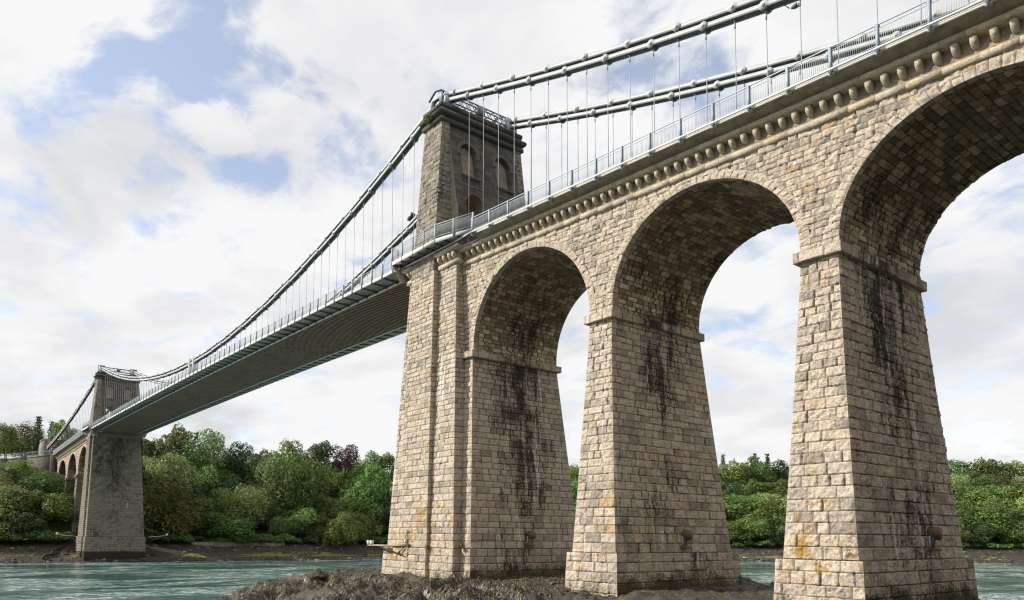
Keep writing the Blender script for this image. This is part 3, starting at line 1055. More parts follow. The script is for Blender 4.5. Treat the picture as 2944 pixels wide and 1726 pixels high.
def approach_footway(x0, x1, T, near):
    tr = (lambda v: np.array(mirror(np.array([v], float))[0])) if T is not None else (lambda v: np.array(v, float))
    fp = lambda x, prof: [tr((x, y, zfoot(x, z - 40.6))) for y, z in prof]
    prof = [(-0.75, 40.12), (-1.46, 40.58), (-1.52, 40.60), (-1.52, 40.84), (-0.3, 40.90), (-0.3, 40.2)]
    for sgn in (0, 1):
        pr = prof if not sgn else [(W - y, z) for y, z in prof]
        m = MB()
        m.loft([fp(x, pr) for x in np.linspace(x0, x1, 14)])
        slab = m.build('footway_slab', M_CONC, bridge)
        if sgn and near:
            continue
        # cream edge strip
        m = MB()
        yy = (lambda y: y) if not sgn else (lambda y: W - y)
        m.loft([[tr((x, yy(y), zfoot(x, z - 40.6))) for y, z in ((-1.50, 40.575), (-1.56, 40.575), (-1.56, 40.80), (-1.50, 40.80))] for x in np.linspace(x0, x1, 14)])
        m.build('footway_edge', M_FASCIA, slab)
        if sgn:
            continue
        # railing
        rail = MB()
        zz = np.linspace(x0, x1, 30)
        ends = [(x0, x1)]
        ty = -1.80
        a0, a1 = x0, x1
        for dz, r in ((1.60, 0.045), (1.36, 0.028), (0.32, 0.025)):
            rail.tube(tr((a0, ty, zfoot(a0, dz))), tr((a1, ty, zfoot(a1, dz))), r, n=6)
        railing = rail.build('railing', M_RAIL, bridge)
        pipe = MB().tube(tr((a0, ty - 0.05, zfoot(a0, 0.12))), tr((a1, ty - 0.05, zfoot(a1, 0.12))), 0.085, n=10)
        pipe.build('service_pipe', M_PIPE, bridge)
        step = 2.765
        px = 48.07 - step * 14
        posts = []
        while px < x1:
            if px > x0 - 0.2:
                posts.append(px)
            px += step
        if near:
            for i, x in enumerate(posts):
                m = MB()
                b, t = zfoot(x, -0.2), zfoot(x, 1.62)
                m.box(x - 0.085, x + 0.085, ty - 0.10, ty - 0.075, b, t)
                m.box(x - 0.085, x + 0.085, ty + 0.075, ty + 0.10, b, t)
                m.box(x - 0.012, x + 0.012, ty - 0.075, ty + 0.075, b, t)
                m.box(x - 0.16, x + 0.16, ty - 0.02, ty + 0.28, b - 0.03, b + 0.07)
                for q in (-0.2, 0.2):
                    m.tube((x + q * 0.5, ty - 0.12, zfoot(x, -0.02)), (x + q * 0.5, ty + 0.3, zfoot(x, -0.02)), 0.025, n=6)
                m.tube((x - 0.14, ty, zfoot(x, 1.6)), (x - 0.14, ty, zfoot(x, 1.36)), 0.016, n=5)
                m.tube((x + 0.14, ty, zfoot(x, 1.6)), (x + 0.14, ty, zfoot(x, 1.36)), 0.016, n=5)
                m.build('railing_post', M_POST, railing)
                # bracket below: a curved arm from the cornice to the footway edge
                m = MB()
                pts = [(-0.66, -0.48), (-0.80, -0.33), (-1.0, -0.16), (-1.3, -0.07), (-1.62, -0.05)]
                up = [(-0.30, -0.48), (-0.40, -0.2), (-0.7, -0.02), (-1.2, 0.03), (-1.62, 0.03)]
                poly = pts + up[::-1]
                m.extrude(poly, lambda y, z: (x - 0.11, y, zfoot(x, z)), lambda y, z: (x + 0.11, y, zfoot(x, z)))
                m.build('footway_bracket', M_CONC, slab)
            for i in range(len(posts) - 1):
                m = MB()
                xa, xb = posts[i] + 0.09, posts[i + 1] - 0.09
                k = 21
                for j in range(1, k):
                    x = xa + (xb - xa) * j / k
                    m.box(x - 0.010, x + 0.010, ty - 0.010, ty + 0.010, zfoot(x, 0.32), zfoot(x, 1.36))
                m.build('baluster_panel', M_RAIL, railing)
        else:
            m = MB()
            for x in posts:
                p = tr((x, ty, 0))
                m.box(p[0] - 0.09, p[0] + 0.09, ty - 0.1, ty + 0.1, zfoot(x, -0.2), zfoot(x, 1.62))
            tag(m.build('railing_post', M_POST, railing), kind='stuff')
            m = MB()
            for x in np.arange(x0, x1, 0.2):
                p = tr((x, ty, 0))
                m.box(p[0] - 0.02, p[0] + 0.02, ty - 0.012, ty + 0.012, zfoot(x, 0.32), zfoot(x, 1.36))
            tag(m.build('baluster_panel', M_RAIL, railing), kind='stuff')
    # carriageway and low inner parapets between the footways
    m = MB()
    m.loft([[tr((x, y, zfoot(x, z))) for y, z in ((0.2, 0.05), (0.2, 0.32), (W - 0.2, 0.32), (W - 0.2, 0.05))] for x in np.linspace(2 if T is None else 2, x1, 8)])
    m.build('carriageway', M_ROAD, bridge)


approach_footway(9.5, X_END, None, True)
approach_footway(5.0, FAR_END, mirror, False)


# widened walkway round the foot of each tower
def platform(T, near):
    tr = (lambda v: np.array(mirror(np.array([v], float))[0])) if T is not None else (lambda v: np.array(v, float))
    yo = -2.7
    plan = [(-4.4, yo), (4.15, yo), (9.5, -1.5), (9.5, -0.6), (-4.4, -0.6)]
    zb, zt = 40.62, 41.05
    for back in (0, 1):
        fy = (lambda y: W - y) if back else (lambda y: y)
        m = MB()
        m.extrude(plan, lambda x, y: tr((x, fy(y), zb + 0.12 - 0.0065 * max(0, x - 4))), lambda x, y: tr((x, fy(y), zt - 0.1 - 0.02 * max(0, x - 4))))
        plat = m.build('tower_walkway', M_SOFFSTEEL, bridge)
        f = MB()
        e = [(-4.4, yo - 0.03), (4.15, yo - 0.03), (9.5, -1.55)]
        for i, (a, b) in enumerate(zip(e[:-1], e[1:])):
            pa, pb = tr((a[0], fy(a[1]), (zb + zt) / 2)), tr((b[0], fy(b[1]), (zb + zt) / 2 - (0.14 if i else 0)))
            g = MB().bar(pa, pb, 0.10, 0.42)
            g.build('edge_beam', M_FASCIA if i == 0 else M_STEEL, plat)
        # cross beams below
        g = MB()
        for x in np.linspace(-4.2, 3.9, 6):
            g.bar(tr((x, fy(yo + 0.05), zb + 0.02)), tr((x, fy(-0.6), zb - 0.12)), 0.14, 0.22)
        for y in (-2.0, -1.3):
            g.bar(tr((-4.3, fy(y), zb + 0.03)), tr((5.5, fy(y), zb + 0.03)), 0.12, 0.16)
        g.bar(tr((5.2, fy(-2.3), zb)), tr((5.2, fy(-0.6), zb - 0.1)), 0.14, 0.22)
        g.bar(tr((7.0, fy(-1.95), zb)), tr((7.0, fy(-0.6), zb - 0.1)), 0.14, 0.22)
        g.build('cross_beam', M_DARKSTEEL, plat)
        # stepped end plates towards the strait
        g = MB()
        for k in range(5):
            t = k / 5
            g.bar(tr((-4.42 + 0.5 * t, fy(yo + 0.1 + 0.18 * k), zb + 0.2 - 0.42 * k)), tr((-4.42 + 0.5 * t, fy(-0.5), zb - 0.1 - 0.42 * k)), 0.05, 0.42)
            g.bar(tr((-4.47 + 0.5 * t, fy(yo + 0.1 + 0.18 * k), zb - 0.42 * k)), tr((-4.47 + 0.5 * t, fy(-0.5), zb - 0.3 - 0.42 * k)), 0.08, 0.05)
        g.build('end_plate', M_SOFFSTEEL, plat)
        # railing
        zr = zt + 1.62
        segs = [((-4.4, yo), (4.15, yo)), ((4.15, yo), (9.5, -1.8)), ((-4.4, yo), (-4.4, -1.9))]
        r = MB()
        for (a, b) in segs:
            dz = -0.32 if b[0] > 9 else 0
            for h, rad in ((1.62, 0.045), (1.40, 0.026), (0.26, 0.024)):
                r.tube(tr((a[0], fy(a[1]), zt + h - 0.02)), tr((b[0], fy(b[1]), zt + h + dz - 0.02)), rad, n=6)
        rl = r.build('railing', M_RAIL, bridge)
        for (a, b), k in zip(segs, (4, 2, 1)):
            dz = -0.32 if b[0] > 9 else 0
            for j in range(k + 1):
                if k == 1 and j == 0:
                    continue
                t = j / k
                x, y = a[0] + (b[0] - a[0]) * t, a[1] + (b[1] - a[1]) * t
                if k == 2 and j == 0:
                    continue
                p = tr((x, fy(y), 0))
                MB().box(p[0] - 0.085, p[0] + 0.085, p[1] - 0.085, p[1] + 0.085, zb + 0.0 + dz * t, zt + 1.65 + dz * t).build('railing_post', M_POST, rl)
            for j in range(k):
                m = MB()
                q = max(2, int(math.hypot(b[0] - a[0], b[1] - a[1]) / k / (0.13 if near else 0.2)))
                for i in range(1, q):
                    t = (j + i / q) / k
                    p = tr((a[0] + (b[0] - a[0]) * t, fy(a[1] + (b[1] - a[1]) * t), 0))
                    w = 0.011 if near else 0.02
                    m.box(p[0] - w, p[0] + w, p[1] - w, p[1] + w, zt + 0.26 + dz * t, zt + 1.40 + dz * t)
                m.build('baluster_panel', M_RAIL, rl)
        if not back:
            pp = MB()
            pts = [(9.5, -1.86, 40.33), (6.0, -1.55, 40.40), (-3.9, -1.55, 40.42), (-4.3, -1.5, 39.9), (-4.3, -1.5, 39.55)]
            for a, b in zip(pts[:-1], pts[1:]):
                pp.tube(tr(a), tr(b), 0.085, n=8)
            pp.build('service_pipe', M_PIPE, plat)
            st = MB()
            for z in (0.55, 0.85):
                st.tube(tr((6.6, -1.2, zt + z - 0.5)), tr((3.2, -1.2, zt + z - 0.05)), 0.03, n=5)
            st.build('stair_handrail', M_PIPE, plat)


platform(None, True)
platform(mirror, False)


# ------------------------------------------------------------------ deck of the main span
def zdeck(x):
    return 40.12 + 0.46 * (1 - ((x + SPAN / 2) / (SPAN / 2)) ** 2)


def deck():
    xs = np.linspace(-4.0, -SPAN + 4.0, 61)
    m = MB()
    m.loft([[(x, y, zdeck(x) + z) for y, z in ((0.5, 0.40), (0.5, 0.50), (W - 0.5, 0.50), (W - 0.5, 0.40))] for x in xs])
    d = m.build('bridge_deck', M_ROAD, bridge)
    # ribbed underside: closely set troughs across the deck
    V, F = [], []
    x = -3.6
    prof = [(0.0, 0.36), (0.34, 0.36), (0.36, -0.16), (0.60, -0.16), (0.62, 0.36)]
    i = 0
    while x > -SPAN + 3.6:
        for dx, dz in prof:
            z = zdeck(x - dx) + dz
            V.append((x - dx, 0.42, z))
            V.append((x - dx, W - 0.42, z))
        x -= 0.62
    V = np.array(V)
    n = len(V) // 2
    F = np.array([(2 * k, 2 * k + 1, 2 * k + 3, 2 * k + 2) for k in range(n - 1)])
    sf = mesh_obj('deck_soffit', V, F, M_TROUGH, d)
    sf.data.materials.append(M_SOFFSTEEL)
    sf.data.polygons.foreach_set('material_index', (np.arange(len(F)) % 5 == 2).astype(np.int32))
    for fy in ((lambda y: y), (lambda y: W - y)):
        g = MB()
        g.loft([[(x, fy(y), zdeck(x) + z) for y, z in ((0.36, -0.16), (0.36, 0.02), (0.62, 0.02), (0.62, -0.16))] for x in xs])
        g.build('edge_girder', M_PANEL, d)
        m = MB()
        m.loft([[(x, fy(y), zdeck(x) + z) for y, z in ((-1.88, 0.12), (-1.88, 0.34), (0.36, 0.34), (0.36, 0.12))] for x in xs])
        fw = m.build('footway_slab', M_UNDER, d)
        m = MB()
        m.loft([[(x, fy(y), zdeck(x) + z) for y, z in ((-1.88, 0.02), (-1.95, 0.02), (-1.95, 0.40), (-1.88, 0.40))] for x in xs])
        m.build('footway_fascia', M_FASCIA, fw)
        # inner parapet girder between footway and road: solid bands and uprights with gaps
        m = MB()
        for za, zb in ((0.95, 1.32), (0.40, 0.62), (1.52, 1.60)):
            m.loft([[(x, fy(y), zdeck(x) + z) for y, z in ((-0.15, za), (-0.15, zb), (0.05, zb), (0.05, za))] for x in xs])
        xx = -5.3
        while xx > -SPAN + 5:
            z = zdeck(xx)
            m.box(xx - 1.45, xx - 0.45, *sorted((fy(-0.12), fy(0.02))), z + 0.60, z + 0.97)
            xx -= 2.42
        pg = m.build('stiffening_girder', M_PANEL, d)
        br = MB()
        xx = -5.3
        while xx > -SPAN + 4.6:
            z = zdeck(xx)
            poly = [(-1.86, 0.12), (-1.86, 0.0), (-0.9, -0.06), (0.2, -0.22), (0.36, -0.22), (0.36, 0.12)]
            br.extrude(poly, lambda y, q: (xx - 0.06, fy(y), z + q), lambda y, q: (xx + 0.06, fy(y), z + q))
            xx -= 2.42
        tag(br.build('footway_bracket', M_DARKSTEEL, fw), kind='stuff')
    # outer railing on the near side (posts one by one near the tower, the rest together)
    r = MB()
    for h, rad in ((1.76, 0.035), (1.55, 0.022), (0.58, 0.022)):
        for a, b in zip(xs[:-1], xs[1:]):
            r.tube((a, -1.9, zdeck(a) + h), (b, -1.9, zdeck(b) + h), rad, n=5, cap=False)
    rl = r.build('railing', M_RAIL, d)
    rest = MB()
    fine = MB()
    k = 0
    xx = -5.3
    while xx > -SPAN + 4.5:
        z = zdeck(xx)
        m = MB() if k < 26 else rest
        m.box(xx - 0.10, xx + 0.10, -2.05, -1.85, z - 0.05, z + 1.80)
        fine.box(xx - 1.32, xx - 1.10, -1.95, -1.88, z + 0.46, z + 0.56)
        fine.tube((xx - 1.2, -1.9, z + 1.76), (xx - 1.2, -1.9, z + 1.55), 0.02, n=4)
        if k < 26:
            m.build('railing_post', M_POST, rl)
        k += 1
        xx -= 2.42
    tag(rest.build('railing_post', M_POST, rl), kind='stuff')
    x = -4.2
    while x > -SPAN + 4:
        z = zdeck(x)
        fine.box(x - 0.009, x + 0.009, -1.909, -1.891, z + 0.58, z + 1.55)
        x -= 0.20
    tag(fine.build('baluster_panel', M_RAIL, rl), kind='stuff')
    r = MB()
    for h in (1.76, 0.58):
        for a, b in zip(xs[:-1:3], xs[3::3]):
            r.tube((a, W + 1.9, zdeck(a) + h), (b, W + 1.9, zdeck(b) + h), 0.035, n=4, cap=False)
    r.build('railing', M_RAIL, d)


deck()


# ------------------------------------------------------------------ towers
def rect_ring(hx0, hx1, y0, z):
    return [(hx0, y0, z), (hx1, y0, z), (hx1, W - y0, z), (hx0, W - y0, z)]


def tower():
    zt0, zt1 = 38.3, 56.9
    yf = lin(zt0, -1.62, zt1, 0.02)
    xr, xl = lin(zt0, 2.35, zt1, 1.62), lin(zt0, -1.9, zt1, -1.7)
    zb = course_list(zt0, zt1, 0.62, 0.56, np.random.default_rng(31))

    def mk(S, Z, P):
        return (0.35 * streak(S, Z, 33) + 0.3 * vnoise(P, 0.4, 34) + 0.02, 0.35 * vnoise(P, 0.6, 36) + 0.3 * vnoise(P, 2, 37) - 0.12, 0.5 * streak(S, Z, 38, 2, .2) - 0.3, 0.5 * vnoise(P, 0.55, 39) + 0.25 * vnoise(P, 1.7, 40) - 0.22)
    pp = []
    P, Q = face_front(yf)
    pp.append(masonry(zb, xl, xr, P, Q, 0.10, 41, bw=1.7, amp=0.14, marks=mk))
    P, Q = face_back(yf)
    pp.append(masonry(zb, xl, xr, P, Q, 0.3, 42, amp=0.1, marks=mk))
    for fx, sg, r in ((xr, 1, 0.10), (xl, -1, 0.2)):
        P, Q = face_x(fx, sg)
        pp.append(masonry(zb, yf, lambda z: yf(z) * 0 + 1.12, P, Q, r, 43 + sg, bw=1.5, amp=0.12, marks=mk))
        pp.append(masonry(zb, lambda z: yf(z) * 0 + W - 1.12, lambda z: W - yf(z), P, Q, r * 1.5, 46 + sg, bw=1.5, amp=0.12, marks=mk))
    body = join_patches('tower', [pp[0], pp[2], pp[4]], M_TOWER, bridge)
    join_patches('tower_flank', [pp[1], pp[3], pp[5]], M_TOWER, body)

    # ashlar faces with the blind arches and the two carriageway openings
    NC = (3.62, 8.95)
    ya, yb = 1.05, W - 1.05
    zlist = np.arange(40.9, 56.85, 0.085)
    ylist = np.arange(ya, yb + 0.01, 0.085)
    Y, Z = np.meshgrid(ylist, zlist)
    xo = np.where(Z > 46.5, 1.45 + (56.9 - Z) * 0.165, 3.16 + 0.22 + (46.5 - Z) * 0.03)
    dep = np.zeros_like(Y)
    tone = np.zeros_like(Y)
    row = np.floor((Z - 41) / 0.62)
    colm = np.floor((Y + 0.55 * (row % 2)) / 1.1)
    tone = _hash(colm.astype(np.int64) + 50, row.astype(np.int64) + 50, (row * 0).astype(np.int64), 5)
    fz = (Z - 41) / 0.62 - row
    fyy = (Y + 0.55 * (row % 2)) / 1.1 - colm
    joint = ((fz < 0.12) | (fyy < 0.07)).astype(float)
    niche = np.zeros_like(Y, bool)
    door = np.zeros_like(Y, bool)
    for c in NC:
        ins = lambda hw, zsp, z0: (np.abs(Y - c) < hw) & (Z > z0) & ((Z < zsp) | ((Y - c) ** 2 + (Z - zsp) ** 2 < hw * hw))
        mould = ins(1.62, 53.55, 53.2) & ~ins(1.22, 53.55, 50)
        dep = np.where(mould, 0.12, dep)
        impost = (np.abs(np.abs(Y - c) - 1.42) < 0.30) & (np.abs(Z - 53.25) < 0.17)
        dep = np.where(impost, 0.16, dep)
        nz = ins(1.15, 53.55, 50.75)
        dep = np.where(nz, -0.62, dep)
        niche |= nz
        frame = (np.abs(Y - c) < 1.75) & (Z > 49.2) & (Z < 50.75)
        inner = (np.abs(Y - c) < 1.5) & (Z > 49.45) & (Z < 50.5)
        dep = np.where(frame, 0.10, dep)
        dep = np.where(inner, -0.22, dep)
        dr = ins(1.38, 46.75, 40)
        door |= dr
    dep = np.where(Z > 55.6, dep - 0.05, dep)
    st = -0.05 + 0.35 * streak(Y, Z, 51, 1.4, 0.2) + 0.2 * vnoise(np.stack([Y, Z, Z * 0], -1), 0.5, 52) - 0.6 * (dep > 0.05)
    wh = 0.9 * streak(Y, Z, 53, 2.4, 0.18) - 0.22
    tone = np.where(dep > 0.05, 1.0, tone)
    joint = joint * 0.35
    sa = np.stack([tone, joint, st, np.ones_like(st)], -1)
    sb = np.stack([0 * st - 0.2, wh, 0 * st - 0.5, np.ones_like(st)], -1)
    R, C_ = Y.shape
    idx = np.arange(R * C_).reshape(R, C_)
    F = np.stack([idx[:-1, :-1], idx[:-1, 1:], idx[1:, 1:], idx[1:, :-1]], -1).reshape(-1, 4)
    cell = lambda m: (m[:-1, :-1] & m[1:, 1:] & m[:-1, 1:] & m[1:, :-1]).reshape(-1)
    dF = cell(door)
    nF = cell(niche)
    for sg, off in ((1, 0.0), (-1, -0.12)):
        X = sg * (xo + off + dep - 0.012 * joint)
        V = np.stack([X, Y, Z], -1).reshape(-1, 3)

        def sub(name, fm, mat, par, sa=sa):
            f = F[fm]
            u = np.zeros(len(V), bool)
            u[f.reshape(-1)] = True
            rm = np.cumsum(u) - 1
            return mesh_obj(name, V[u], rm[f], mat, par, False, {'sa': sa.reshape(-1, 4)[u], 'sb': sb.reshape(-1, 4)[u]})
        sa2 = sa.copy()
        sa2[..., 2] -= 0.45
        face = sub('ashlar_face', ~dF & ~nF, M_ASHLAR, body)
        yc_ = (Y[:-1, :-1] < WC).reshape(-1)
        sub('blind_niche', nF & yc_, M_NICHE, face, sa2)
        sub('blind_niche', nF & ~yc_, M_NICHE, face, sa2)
        # cheeks that close the projecting ashlar to the quoins
        for (y, s2) in ((ya, -1), (yb, 1)):
            zz = zlist
            xv = sg * (np.where(zz > 46.5, 1.45 + (56.9 - zz) * 0.165, 3.38 + (46.5 - zz) * 0.03) + off)
            Vc = np.concatenate([np.stack([xv, 0 * zz + y, zz], -1), np.stack([xv * 0 + sg * 1.0, 0 * zz + y, zz], -1)])
            n = len(zz)
            Fc = np.array([(k, k + 1, n + k + 1, n + k) for k in range(n - 1)])
            mesh_obj('ashlar_cheek', Vc, Fc, M_TOWER, face, False, {'sa': np.tile([[0.95, 0, -0.4, 1]], (2 * n, 1)), 'sb': np.tile([[-0.3, 0.1, -0.5, 1]], (2 * n, 1))})
    # tunnels through the tower
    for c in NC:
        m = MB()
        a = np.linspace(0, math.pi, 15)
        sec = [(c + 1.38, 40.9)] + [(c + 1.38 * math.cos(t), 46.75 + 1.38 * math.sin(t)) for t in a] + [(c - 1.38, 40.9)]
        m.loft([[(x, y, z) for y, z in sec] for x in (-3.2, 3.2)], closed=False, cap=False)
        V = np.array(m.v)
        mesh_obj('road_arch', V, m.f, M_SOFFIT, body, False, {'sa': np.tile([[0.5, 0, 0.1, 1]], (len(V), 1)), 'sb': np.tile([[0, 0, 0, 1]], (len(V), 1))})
    # cornice
    m = MB()
    pr = [(0.05, 56.55), (0.30, 56.62), (0.30, 57.05), (0.10, 57.12), (0.22, 57.25)]
    for t in np.linspace(-80, 80, 9):
        pr.append((0.28 + 0.30 * math.cos(math.radians(t)), 57.66 + 0.36 * math.sin(math.radians(t))))
    pr += [(0.12, 58.10), (0.12, 58.38), (0.20, 58.42), (0.20, 58.72)]
    m.loft([rect_ring(-1.66 - d, 1.58 + d, 0.02 - d, z) for d, z in pr])
    V = np.array(m.v)
    sa_ = np.tile([[0.35, 0, 0.15, 1]], (len(V), 1))
    cor = mesh_obj('tower_cornice', V, m.f, M_ASHLAR, body, False, {'sa': sa_, 'sb': np.tile([[0.1, 0.1, 0.15, 1]], (len(V), 1))})
    # lead flashing and fence pins on the top slab
    m = MB().box(-1.9, 1.82, -0.18, W + 0.18, 58.725, 58.80)
    m.build('top_slab', M_DARKSTEEL, cor)
    # saddle houses over the chains
    for y in (1.35, W - 1.35):
        for yy in (y - 0.75, y + 0.75):
            m = MB().extrude([(-1.6, 58.8), (-1.45, 60.4), (-0.2, 61.2), (0.9, 60.75), (0.65, 58.8), (0.30, 58.8), (0.28, 60.2), (-0.9, 60.3), (-0.95, 58.8)], lambda x, z: (x, yy - 0.06, z), lambda x, z: (x, yy + 0.06, z))
            sh = m.build('saddle_frame', M_STEEL, body)
        g = MB()
        g.extrude([(-1.65, 60.55), (-0.35, 61.28), (0.95, 60.85), (0.92, 60.78), (-0.35, 61.2), (-1.62, 60.48)], lambda x, z: (x, y - 0.95, z), lambda x, z: (x, y + 0.95, z))
        g.build('saddle_roof', M_DARKSTEEL, sh)
        g = MB()
        for k in range(5):
            yy = y - 0.5 + 0.25 * k
            g.extrude([(-1.3, 58.82), (-1.2, 59.6), (-0.4, 60.05), (0.5, 60.0), (1.45, 59.4), (1.5, 58.82)], lambda x, z: (x, yy - 0.05, z), lambda x, z: (x, yy + 0.05, z))
        g.build('saddle', M_CHAIN, sh)
        g = MB().box(1.25, 1.55, y - 0.8, y + 0.8, 58.82, 60.35)
        g.box(1.2, 1.6, y - 0.9, y + 0.9, 60.0, 60.15)
        g.build('saddle_block', M_STEEL, sh)
    # lattice gantry between the saddles
    for xg in (1.2,):
        m = MB()
        a, b = 2.3, W - 2.3
        zt, zb_ = 60.45, 59.45
        for dx in (-0.25, 0.25):
            m.bar((xg + dx, a, zt), (xg + dx, b, zt), 0.09, 0.12)
            m.bar((xg + dx, a, zb_), (xg + dx, b, zb_), 0.09, 0.12)
        nb = 14
        for k in range(nb):
            y0 = a + (b - a) * k / nb
            y1 = a + (b - a) * (k + 1) / nb
            if abs(k - nb / 2 + 0.5) > 0.8:
                p, q = (zb_, zt) if k % 2 else (zt, zb_)
                for dx in (-0.25, 0.25):
                    m.bar((xg + dx, y0, p), (xg + dx, y1, q), 0.055, 0.055)
            for z in (zt, zb_):
                m.bar((xg - 0.25, y0, z), (xg + 0.25, y1, z), 0.045, 0.04)
        gt = m.build('lattice_gantry', M_DARKSTEEL, body)
        MB().box(xg - 0.33, xg + 0.33, WC - 0.62, WC + 0.42, zb_ - 0.05, zt + 0.05).build('gantry_cabin', plain('slate_blue_panel', (0.16, 0.20, 0.235), 0.5, 0, 0.2, 1.0), gt)
        MB().box(xg - 0.33, xg + 0.33, b - 0.1, b + 0.75, zb_ - 0.2, zt + 0.15).build('gantry_end_box', M_STEEL, gt)
        f = MB().box(xg - 0.2, xg - 0.12, a, b, 58.8, 59.1)
        f.build('walkway_plate', M_PANEL, gt)
    # small ferns rooted on the roll of the cornice
    return body


near_tower = tower()
far_tower = near_tower.copy()


def copy_children(src, dst):
    for ch in list(src.children):
        c = ch.copy()
        COL.objects.link(c)
        c.parent = dst
        copy_children(ch, c)


COL.objects.link(far_tower)
far_tower.parent = bridge
copy_children(near_tower, far_tower)
far_tower.location = (-SPAN, 0, 0)
near_tower['label'] = 'dark weathered stone tower of the near bank'
far_tower['label'] = 'small far stone tower above the wooded bank'

# ------------------------------------------------------------------ chains and hangers
LINK = 4.93


def link_outline(Ls):
    """side view of one eye-bar of length Ls between pin centres"""
    hb, re = 0.19, 0.34
    pts = []
    ang0 = math.asin(hb / re) * 1.35
    for t in np.linspace(ang0, 2 * math.pi - ang0, 13):
        pts.append((-re * math.cos(t) * -1, re * math.sin(t)))
    left = [(re * math.cos(t), re * math.sin(t)) for t in np.linspace(math.radians(36), math.radians(324), 13)]
    right = [(Ls + re * math.cos(t), re * math.sin(t)) for t in np.linspace(math.radians(216), math.radians(504), 13)]
    return left + [(0.48, -hb), (Ls - 0.48, -hb)] + right + [(Ls - 0.48, hb), (0.48, hb)]


def link_solid(Ls, off, plates=5):
    m = MB()
    o = link_outline(Ls)
    for k in range(plates):
        y = (k - (plates - 1) / 2) * 0.17 + off
        m.extrude(o, lambda x, z: (x, y - 0.042, z), lambda x, z: (x, y + 0.042, z))
    # pin with its nuts at the far eye
    for s in (-1, 1):
        m.tube((Ls, 0, 0), (Ls, s * 0.50, 0), 0.075, n=8)
        m.tube((Ls, s * 0.44, 0), (Ls, s * 0.47, 0), 0.15, n=8)
    return m


link_me = []
NP = len(link_outline(LINK)) + 2


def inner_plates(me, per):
    """the plates between the two outer ones and the pins' shanks carry a darker colour that paints the shade under the chain"""
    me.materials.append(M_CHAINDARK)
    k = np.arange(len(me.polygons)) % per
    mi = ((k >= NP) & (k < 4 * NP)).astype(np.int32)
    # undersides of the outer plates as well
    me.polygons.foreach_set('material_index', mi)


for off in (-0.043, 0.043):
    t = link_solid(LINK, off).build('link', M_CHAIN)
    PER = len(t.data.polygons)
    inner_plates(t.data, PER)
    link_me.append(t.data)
    bpy.data.objects.remove(t)


def z_app(x):
    return 60.15 - 0.373 * x + 0.0016 * x * x


def z_back(x):
    return 59.6 - 0.2355 * x + 0.00075 * x * x


def z_main(x):
    return 45.3 + 0.0019 * (x + SPAN / 2) ** 2


def chain_pins(fn, x0, n, step, up):
    return [(x0 + step * k, fn(x0 + step * k) + up) for k in range(n)]


LINK_V = [np.array([v.co[:] for v in me.vertices]) for me in link_me]
LINK_F = [[tuple(p.vertices) for p in me.polygons] for me in link_me]
n_link = 0


def add_chain(pins, y, single=0):
    """pins in order; the first `single` links become parts of their own, the rest one mesh"""
    global n_link
    if single == 0:
        single = -1
    chain = MB()
    # a chain object carries the saddle-end link itself
    first = True
    ch = None
    rest = MB()
    todo = []
    for i in range(len(pins) - 1):
        (xa, za), (xb, zb) = pins[i], pins[i + 1]
        ang = math.atan2(zb - za, xb - xa)
        Ls = math.hypot(xb - xa, zb - za)
        if i < single:
            todo.append((xa, za, ang, Ls / LINK, i % 2))
        else:
            V = LINK_V[i % 2].copy()
            V[:, 0] *= Ls / LINK
            c, s = math.cos(ang), math.sin(ang)
            Q = np.stack([xa + V[:, 0] * c - V[:, 2] * s, y + V[:, 1], za + V[:, 0] * s + V[:, 2] * c], -1)
            rest.add(Q, LINK_F[i % 2])
    if rest.v:
        ch = tag(rest.build('chain', M_CHAIN, bridge), kind='stuff')
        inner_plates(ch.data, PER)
    for xa, za, ang, sc, k in todo:
        o = bpy.data.objects.new('link', link_me[k])
        COL.objects.link(o)
        o.parent = bridge
        o.location = (xa, y, za)
        o.rotation_euler = (0, -ang, 0)
        o.scale = (sc, 1, 1)
        n_link += 1


YN, YF = 1.35, W - 1.35
def full_main(up, first):
    n = int((SPAN - 2 * abs(first)) / LINK + 0.5)
    st = (SPAN - 2 * abs(first)) / n
    return [(0.0 - 1.2, 60.0 + (up - 0.35) * 0.7)] + chain_pins(z_main, first, n + 1, -st, up) + [(-SPAN + 1.2, 60.0 + (up - 0.35) * 0.7)]


for y, sa_, sm_ in ((YN, 14, 14), (YF, 12, 8)):
    add_chain([(1.1, 59.65)] + chain_pins(z_app, 4.95, 13, LINK, 0.0), y, sa_)
    add_chain([(0.9, 60.35)] + chain_pins(z_app, 2.55, 13, LINK, 0.70), y, sa_)
    add_chain(full_main(0.0, -5.85), y, sm_)
    add_chain(full_main(0.70, -8.3), y, sm_)
    # beyond the far tower, down to the anchorage
    fa = [(-SPAN - x, z) for x, z in [(1.1, 59.3)] + chain_pins(z_back, 4.95, 20, LINK, -0.35)]
    fb = [(-SPAN - x, z) for x, z in [(0.9, 60.0)] + chain_pins(z_back, 2.55, 20, LINK, 0.35)]
    add_chain(fa, y)
    add_chain(fb, y)
# midspan clamps that hold the chains to the deck
for x in (-87.2, -89.6):
    m = MB().box(x - 0.16, x + 0.16, YN - 0.6, YN + 0.6, zdeck(x) + 0.4, 46.5)
    m.build('chain_clamp', M_RAIL, bridge)

rod_me = {}
n_rod = 0
rest = MB()


def hanger(x, y, zt, zb, single):
    global n_rod
    if single:
        m = MB().tube((0, 0, 0), (0, 0, zb - zt), 0.032, n=6)
        m.tube((0, 0, 0.05), (0, 0, -0.55), 0.062, n=6)
        m.box(-0.07, 0.07, -0.12, 0.12, -0.02, 0.24)
        m.build('hanger_rod', M_ROD, bridge, loc=(x, y, zt))
        n_rod += 1
    else:
        rest.tube((x, y, zt), (x, y, zb), 0.032, n=5, cap=False)


